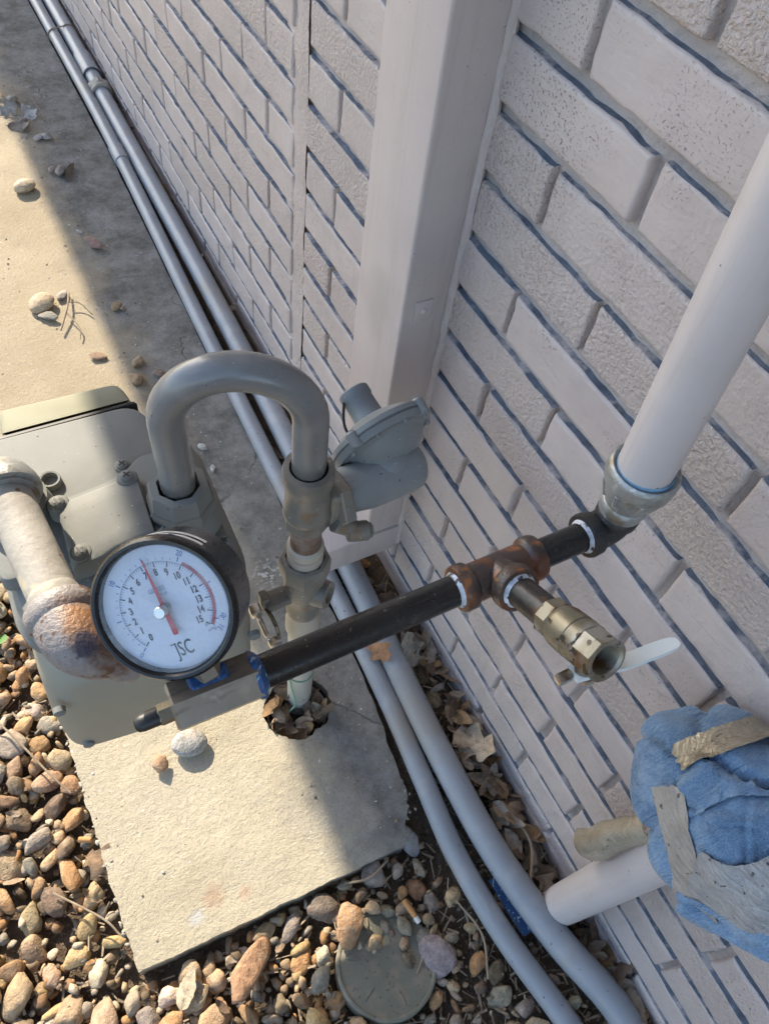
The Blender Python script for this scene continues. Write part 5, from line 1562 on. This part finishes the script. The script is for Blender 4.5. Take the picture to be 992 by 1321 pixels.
# loose stones on the pad and the walk
PT, WT = 0.031, 0.030
loose = [
    ((-0.4284, 0.4120, PT + 0.012), 0.026, (0.38, 0.36, 0.33), 'pale grey flattened pebble alone on the sunny pad', 0.62),
    ((-0.4770, 0.4010, PT + 0.010), 0.0145, (0.40, 0.27, 0.155), 'small tan pebble beside the pale one on the sunny pad', 0.9),
    ((-0.3270, 1.8850, WT + 0.012), 0.027, (0.50, 0.41, 0.29), 'knobbly cream stone alone on the sunny walk, far left', 0.85),
    ((-0.3915, 1.4550, WT + 0.012), 0.029, (0.46, 0.37, 0.24), 'cream stone beside the dry twig on the sunny walk', 0.75),
    ((-0.3880, 1.4150, WT + 0.008), 0.020, (0.22, 0.20, 0.17), 'dark stone under the cream one beside the dry twig', 0.7),
    ((-0.3430, 1.4720, WT + 0.007), 0.019, (0.30, 0.25, 0.20), 'flat brown stone just above the dry twig', 0.5),
    ((-0.3270, 1.2650, WT + 0.006), 0.016, (0.28, 0.20, 0.13), 'small brown chip at the shadow edge on the walk', 0.45),
    ((-0.2350, 1.6230, WT + 0.010), 0.027, (0.26, 0.19, 0.15), 'reddish brown angular stone in the walk shade', 0.6),
    ((-0.2590, 1.2150, WT + 0.009), 0.0165, (0.30, 0.21, 0.14), 'upper brown stone of the cluster above the U bend', 0.85),
    ((-0.2720, 1.1710, WT + 0.009), 0.0165, (0.32, 0.20, 0.115), 'left brown stone of the cluster above the U bend', 0.9),
    ((-0.2290, 1.1710, WT + 0.008), 0.0140, (0.28, 0.22, 0.16), 'small stone in the middle of the cluster above the U bend', 0.8),
    ((-0.2180, 1.1450, WT + 0.009), 0.0165, (0.25, 0.19, 0.14), 'right brown stone of the cluster above the U bend', 0.75),
    ((-0.3700, 1.1350, WT + 0.012), 0.022, (0.43, 0.27, 0.13), 'orange tan stone behind the meter index window', 0.9),
    ((-0.3380, 1.1270, WT + 0.012), 0.020, (0.33, 0.23, 0.14), 'brown stone right of the orange tan one behind the meter', 0.85),
    ((-0.2480, 1.3950, WT + 0.006), 0.016, (0.30, 0.22, 0.14), 'flat ochre stone in the shade above the U bend', 0.5),
    ((-0.2370, 1.3900, WT + 0.005), 0.009, (0.28, 0.22, 0.16), 'tiny chip touching the flat ochre stone', 0.6),
    ((-0.2460, 2.0950, WT + 0.007), 0.018, (0.33, 0.31, 0.28), 'grey oblong stone in the far walk shade', 0.5),
    ((-0.2250, 2.0900, WT + 0.009), 0.014, (0.28, 0.26, 0.24), 'grey lump right of the oblong stone in the far walk shade', 0.8),
    ((-0.2310, 1.9250, WT + 0.011), 0.020, (0.27, 0.245, 0.21), 'grey brown stone in the curl of a leaf, far walk shade', 0.8),
    ((-0.2480, 1.9420, WT + 0.008), 0.013, (0.30, 0.26, 0.22), 'small stone left of the leaf curl, far walk shade', 0.8),
    ((-0.2114, 0.9505, PT + 0.006), 0.0110, (0.50, 0.47, 0.42), 'white pebble beside the U bend, farthest of three', 0.8),
    ((-0.2129, 0.8954, PT + 0.005), 0.0085, (0.52, 0.48, 0.44), 'white pebble beside the U bend, middle of three', 0.8),
    ((-0.2308, 0.8552, PT + 0.005), 0.0080, (0.50, 0.46, 0.42), 'white pebble beside the U bend, nearest of three', 0.8),
    ((-0.2500, 1.6800, WT + 0.005), 0.0085, (0.42, 0.40, 0.38), 'tiny pale pebble behind the reddish brown stone on the walk', 0.8),
    ((-0.2700, 2.2900, WT + 0.010), 0.022, (0.26, 0.23, 0.20), 'dark stone in the far heap of leaves on the walk', 0.8),
    ((-0.2650, 2.1700, WT + 0.009), 0.018, (0.27, 0.245, 0.215), 'near grey stone by the far heap of leaves on the walk', 0.8),
]
for k, (loc, r, c, lb, fl) in enumerate(loose):
    o = place_stone('loose_stone', loc, r, c, lb, 'stone', 'loose stones on the concrete', flat_=fl, seed=900 + k, rot=(rs_.uniform(-.15, .15), rs_.uniform(-.15, .15), rs_.uniform(0, 6)))
    if k == 0:
        o.data = ROUND[0]
        o.rotation_euler = (0.05, 0.05, -0.25)
    elif k in (2, 3):
        o.data = ROUND[1]
# grains of grit on the concrete
vs_, fs_, cs_ = [], [], []
off = 0
for _ in range(420):
    x, y = rs_.uniform(-0.60, -0.16), rs_.uniform(0.17, 2.6)
    if rs_.random() < 0.5: x = rs_.uniform(-0.30, -0.16)
    if (Vector((x, y)) - HOLE).length < 0.06: continue
    add_small(x, y, 0.0305, rs_.uniform(0.0009, 0.0035), rs_.choice([(0.35, 0.27, 0.18), (0.22, 0.18, 0.14), (0.5, 0.46, 0.4)]))
for _ in range(260):       # exposed aggregate along the pad's left edge and right rim
    if rs_.random() < 0.6: x, y = -0.588 + rs_.uniform(-0.004, 0.012), rs_.uniform(0.17, 0.9)
    else: x, y = -0.175 + rs_.uniform(-0.02, 0.02), rs_.uniform(0.17, 0.45)
    add_small(x, y, 0.027, rs_.uniform(0.002, 0.0055), rs_.choice([(0.42, 0.37, 0.29), (0.36, 0.32, 0.26), (0.30, 0.27, 0.22)]))
me = bpy.data.meshes.new('grit')
me.from_pydata(np.concatenate(vs_).tolist(), [], np.concatenate(fs_).tolist())
at = me.attributes.new('tint', 'FLOAT_COLOR', 'POINT')
at.data.foreach_set('color', np.concatenate(cs_).ravel())
me.materials.append(M['gravel'])
me.polygons.foreach_set('use_smooth', [True] * len(me.polygons))
tag(link(bpy.data.objects.new('grit', me)), 'scattered grit and aggregate grains on the concrete', 'grit', kind='stuff')

# ------------------------------------------------------------------ leaves, twigs, litter
def leaf_mesh(seed, lobed, length=1.0):
    r = random.Random(seed)
    n, k = 16, 6
    V, F = [], []
    bend, twist, roll = r.uniform(-0.9, 1.2), r.uniform(-0.6, 0.6), r.uniform(0.2, 1.1) * r.choice((-1, 1))
    for i in range(n + 1):
        t = i / n
        if lobed:
            w_ = 0.27 * math.sin(math.pi * min(1, t ** 0.75)) ** 0.7 * (1 + 0.38 * math.sin(t * 17 + 1.0)) + 0.015
        else:
            w_ = 0.19 * math.sin(math.pi * t ** 0.85) ** 0.85 + 0.006
        if t < 0.08: w_ = 0.012
        th = bend * (t - 0.3)
        cx, cz = math.sin(th) / max(abs(bend), 0.05) * 1.0 if abs(bend) > 0.05 else t, (1 - math.cos(th)) / (bend if abs(bend) > 0.05 else 1)
        for j in range(k + 1):
            u = -1 + 2 * j / k
            ww = w_ * (1 + 0.12 * r.uniform(-1, 1)) * u
            zc = roll * ww * abs(ww) * 2.2 + 0.02 * nz((t * 4, u * 2, seed), 1.3) + twist * ww * (t - 0.4) - 0.01 * (1 - abs(u)) * 0
            V.append((cx + (0.035 * abs(u) if lobed else 0), ww, cz + zc))
    for i in range(n):
        for j in range(k):
            a = i * (k + 1) + j
            F.append((a, a + 1, a + k + 2, a + k + 1))
    zmin = min(v[2] for v in V)
    V = [(x, y, z - zmin) for x, y, z in V]
    me = bpy.data.meshes.new('leaf')
    me.from_pydata(V, [], F)
    me.materials.append(M['leaf'])
    me.polygons.foreach_set('use_smooth', [True] * len(F))
    me.update()
    return me
LOBED = [leaf_mesh(k, True) for k in range(5)]
LANCE = [leaf_mesh(50 + k, False) for k in range(7)]
LC_ = [(0.20, 0.135, 0.085), (0.26, 0.185, 0.12), (0.33, 0.255, 0.18), (0.155, 0.105, 0.07), (0.29, 0.24, 0.185), (0.24, 0.15, 0.075)]
def leaf(loc, size, rot, me, col, label, group=None):
    o = bpy.data.objects.new('fallen_leaf', me)
    link(o)
    o.location = loc
    o.rotation_euler = rot
    o.scale = (size, size, size)
    o.color = (*col, 1)
    return tag(o, label, 'leaf', group)
leaf((-0.036, 0.235, 0.020), 0.085, (0.15, -0.30, -1.1), LOBED[0], (0.40, 0.30, 0.20), 'broad pale tan oak leaf leaning on the wall foot')
leaf((-0.098, 0.415, 0.058), 0.056, (0.5, 0.25, -1.2), LOBED[3], (0.40, 0.20, 0.10), 'orange brown oak leaf resting on the thick conduit')
leaf((-0.052, 0.395, 0.035), 0.075, (0.3, -0.6, 1.8), LOBED[2], (0.36, 0.31, 0.25), 'pale jagged leaf standing behind the black test pipe')
leaf((-0.048, 0.115, 0.022), 0.070, (0.3, -0.4, 2.6), LOBED[3], (0.30, 0.215, 0.14), 'curled brown leaf between thick conduit and standpipe, largest there')
leaf((-0.545, 0.105, 0.022), 0.055, (0.1, -0.1, 0.9), LANCE[0], (0.42, 0.35, 0.24), 'long pale lance shaped leaf on the gravel in front of the pad')
leaf((-0.60, 0.315, 0.018), 0.060, (0.2, -0.25, 2.4), LOBED[4], (0.33, 0.22, 0.13), 'brown oak leaf on the gravel touching the pad left edge')
leaf((-0.275, 2.245, 0.032), 0.06, (0.2, -0.2, 0.3), LOBED[1], (0.33, 0.30, 0.27), 'pale crumpled leaf in the far heap on the walk')
leaf((-0.235, 2.20, 0.032), 0.055, (-0.2, -0.3, 2.0), LOBED[2], (0.44, 0.42, 0.39), 'whitish crumpled leaf at the right of the far heap on the walk')
leaf((-0.300, 2.33, 0.032), 0.06, (0.1, -0.2, -0.8), LOBED[3], (0.24, 0.20, 0.16), 'dark leaf at the back of the far heap on the walk')
leaf((-0.29, 2.16, 0.032), 0.07, (0.3, 0.0, -0.4), LANCE[2], (0.20, 0.165, 0.13), 'narrow dark leaf in front of the far heap on the walk')
leaf((-0.218, 1.905, 0.032), 0.075, (0.9, 0.0, 1.2), LANCE[3], (0.21, 0.17, 0.13), 'curled brown leaf around a stone on the far walk')
rl = random.Random(77)
for k in range(130):
    y = rl.uniform(-0.22, 0.54)
    xw = at_y(bpath, y)[0].x + 0.0215
    x = rl.uniform(xw + 0.010, -0.012)
    if (Vector((x, y)) - Vector((SX, SY))).length < 0.045: continue
    leaf((x, y, rl.uniform(-0.004, 0.024) + 0.016 * min(1, max(0, (y - 0.12) / 0.12))), rl.uniform(0.030, 0.062), (rl.uniform(-0.9, 0.9), rl.uniform(-0.9, 0.3), rl.uniform(0, 6.28)),
         rl.choice(LANCE + LOBED[2:4]), rl.choice(LC_), 'curled brown dead leaf in the gap between conduit and brick wall', 'dead leaves in the wall gap')
for k in range(46):
    a = rl.uniform(0, 6.28); d = rl.uniform(0.020, 0.043)
    leaf((HOLE.x + math.cos(a) * d, HOLE.y + math.sin(a) * d * 0.92, rl.uniform(0.0, 0.030)), rl.uniform(0.034, 0.060), (rl.uniform(-0.8, 0.8), rl.uniform(-0.9, 0.2), a + rl.uniform(0.8, 2.4)),
         rl.choice(LANCE), rl.choice(LC_), 'dry curled leaf stuffed in the sleeve hole around the riser', 'dead leaves in the sleeve hole')
for k in range(14):
    x, y = rl.uniform(-0.66, -0.30), rl.uniform(-0.05, 0.13)
    if rl.random() < 0.45: x, y = rl.uniform(-0.74, -0.605), rl.uniform(0.2, 0.75)
    leaf((x, y, rl.uniform(0.006, 0.016)), rl.uniform(0.022, 0.042), (rl.uniform(-0.5, 0.5), rl.uniform(-0.5, 0.2), rl.uniform(0, 6.28)), rl.choice(LANCE), rl.choice(LC_[1:5]),
         'small dry leaf lying on the sunny gravel', 'dry leaves on the gravel')
for k in range(9):
    y = rl.uniform(0.75, 2.7)
    leaf((at_y(bpath, y)[0].x + 0.030, y, 0.03), rl.uniform(0.02, 0.04), (rl.uniform(-1, 1), rl.uniform(-.9, .3), rl.uniform(0, 6.28)), rl.choice(LANCE), rl.choice(LC_),
         'bit of dead leaf behind the far thick conduit', 'dead leaves behind the far conduit')
# bark and twig crumbs: one mass
mv, mf = [], []
for _ in range(1500):
    x, y = rl.uniform(-0.34, -0.01), rl.uniform(-0.32, 0.14)
    q = rl.random()
    if q < 0.25: x, y = rl.uniform(-0.75, -0.3), rl.uniform(-0.2, 0.14)
    elif q < 0.40: x, y = rl.uniform(-0.75, -0.60), rl.uniform(0.1, 0.85)
    elif q < 0.62:
        y = rl.uniform(-0.25, 0.56); x = rl.uniform(-0.085, -0.008)
    elif q < 0.72:
        y = rl.uniform(0.15, 0.9); x = (at_y(bpath, y)[0].x + at_y(spath, y)[0].x) / 2 + rl.uniform(-0.004, 0.004)
    if on_pad(x, y, 0.0): continue
    ln, wd_ = rl.uniform(0.006, 0.030), rl.uniform(0.0008, 0.0026)
    a = rl.uniform(0, 6.28); ti = rl.uniform(-0.3, 0.4)
    d = Vector((math.cos(a) * math.cos(ti), math.sin(a) * math.cos(ti), math.sin(ti)))
    e = d.cross(Vector((0, 0, 1))).normalized() * wd_
    f_ = d.cross(e).normalized() * wd_ * rl.uniform(0.4, 1)
    c = Vector((x, y, rl.uniform(-0.006, 0.012) + (0.018 if x > -0.16 and y > 0.2 else 0)))
    b0 = len(mv)
    mv += [c - d * ln / 2 + e, c - d * ln / 2 - e * .5 + f_, c - d * ln / 2 - e * .5 - f_, c + d * ln / 2 + e * .7, c + d * ln / 2 - e * .4 + f_ * .7, c + d * ln / 2 - e * .4 - f_ * .7]
    mf += [(b0, b0 + 1, b0 + 4, b0 + 3), (b0 + 1, b0 + 2, b0 + 5, b0 + 4), (b0 + 2, b0, b0 + 3, b0 + 5), (b0, b0 + 2, b0 + 1), (b0 + 3, b0 + 4, b0 + 5)]
tag(obj('mulch', (mv, mf), 'twig', smooth=0), 'bark crumbs and twig bits scattered between stones', 'mulch', kind='stuff')
def twig(pts, r, label, side=()):
    t = thing('dry_twig', label, 'twig', pts[0])
    obj('stem', tube(catmull(pts, 5), r, 7), 'twig', t)
    for s in side:
        obj('side_shoot', tube(catmull(s, 4), r * 0.65, 6), 'twig', t)
twig([(-0.375, 1.36, 0.040), (-0.345, 1.42, 0.045), (-0.330, 1.47, 0.040)], 0.0022, 'pale forked dry twig on the sunny walk',
     ([(-0.352, 1.41, 0.044), (-0.338, 1.355, 0.040), (-0.345, 1.325, 0.036)], [(-0.340, 1.435, 0.044), (-0.318, 1.425, 0.044), (-0.302, 1.39, 0.036)]))
twig([(-0.70, 0.62, 0.03), (-0.66, 0.54, 0.036), (-0.625, 0.46, 0.032), (-0.605, 0.42, 0.028)], 0.0016, 'long thin straw lying over the gravel left of the meter')
twig([(-0.66, 0.30, 0.03), (-0.61, 0.24, 0.034), (-0.595, 0.21, 0.03)], 0.0014, 'thin straw on the gravel near the pad left corner')
twig([(-0.215, 2.30, 0.033), (-0.205, 2.19, 0.034)], 0.0013, 'thin straight stalk on the far shaded walk')
twig([(-0.300, 0.135, 0.02), (-0.265, 0.125, 0.026), (-0.23, 0.135, 0.022)], 0.0018, 'crooked twig in the shade along the pad front')
twig([(-0.165, 0.045, 0.014), (-0.135 - 0.02, -0.01, 0.02), (-0.175, -0.06, 0.016)], 0.0016, 'bent twig left of the thinner conduit')
twig([(-0.036, 0.13, 0.03), (-0.030, 0.06, 0.035), (-0.066, 0.0, 0.03), (-0.085 + 0.03, -0.06, 0.025)], 0.0022, 'long bent root stalk in front of the standpipe')
cg = thing('cigarette_butt', 'orange cigarette butt lying upright on the shaded gravel', 'cigarette butt', (-0.228, 0.057, 0.02))
obj('filter', cyl((-0.234, 0.078, 0.021), (-0.229, 0.052, 0.021), 0.0040, seg=14), 'filter', cg)
obj('paper', cyl((-0.229, 0.052, 0.021), (-0.2275, 0.043, 0.0205), 0.0038, seg=14), 'paperwhite', cg)
cg = thing('cigarette_butt', 'short yellow cigarette butt on the sunny gravel beside the pad', 'cigarette butt', (-0.60, 0.36, 0.02))
obj('filter', cyl((-0.612, 0.352, 0.030), (-0.596, 0.344, 0.030), 0.0040, seg=14), 'filter', cg)
wr = []
for i in range(7):
    for j in range(4):
        wr.append((-0.098 + 0.008 * j - 0.012 + i * 0.001, 0.045 - 0.014 * i, 0.018 + 0.004 * nz((i * .6, j * .8, 0), 1.0)))
wf = [(i * 4 + j, i * 4 + j + 1, (i + 1) * 4 + j + 1, (i + 1) * 4 + j) for i in range(6) for j in range(3)]
o = obj('candy_wrapper', (wr + [(x, y, z - 0.0008) for x, y, z in wr], wf + [tuple(reversed([q + 28 for q in f])) for f in wf]), 'wrapper')
tag(o, 'crumpled dark blue wrapper between the two conduits', 'wrapper')
# little weeds at the left edge
def weed(c, label, n, seed):
    r = random.Random(seed)
    t = thing('weed', label, 'weed', c)
    V, F = [], []
    for k in range(n):
        a = r.uniform(0, 6.28); ln = r.uniform(0.012, 0.026); el = r.uniform(0.3, 1.1)
        b = Vector(c) + Vector((r.uniform(-.015, .015), r.uniform(-.015, .015), r.uniform(0.0, 0.02)))
        d = Vector((math.cos(a) * math.cos(el), math.sin(a) * math.cos(el), math.sin(el)))
        e = Vector((-math.sin(a), math.cos(a), 0))
        b0 = len(V)
        for s in range(6):
            q = s / 5
            w_ = ln * 0.38 * math.sin(math.pi * min(1, q * 0.9 + 0.08))
            p = b + d * ln * q - Vector((0, 0, 0.35 * ln * q * q))
            V += [p - e * w_, p + Vector((0, 0, -0.15 * w_)), p + e * w_]
        for s in range(5):
            for j in range(2):
                x = b0 + s * 3 + j
                F.append((x, x + 1, x + 4, x + 3))
    obj('foliage', (V, F), 'green', t, smooth=180)
    obj('stem', tube([Vector(c) + Vector((0, 0, -0.02)), Vector(c) + Vector((0.002, 0, 0.015))], 0.0016, 6), 'green', t)
weed((-0.645, 0.775, 0.012), 'small green weed at the left edge beside the meter', 26, 1)
weed((-0.655, 0.70, 0.006), 'tiny green sprout below the weed at the left edge', 9, 2)
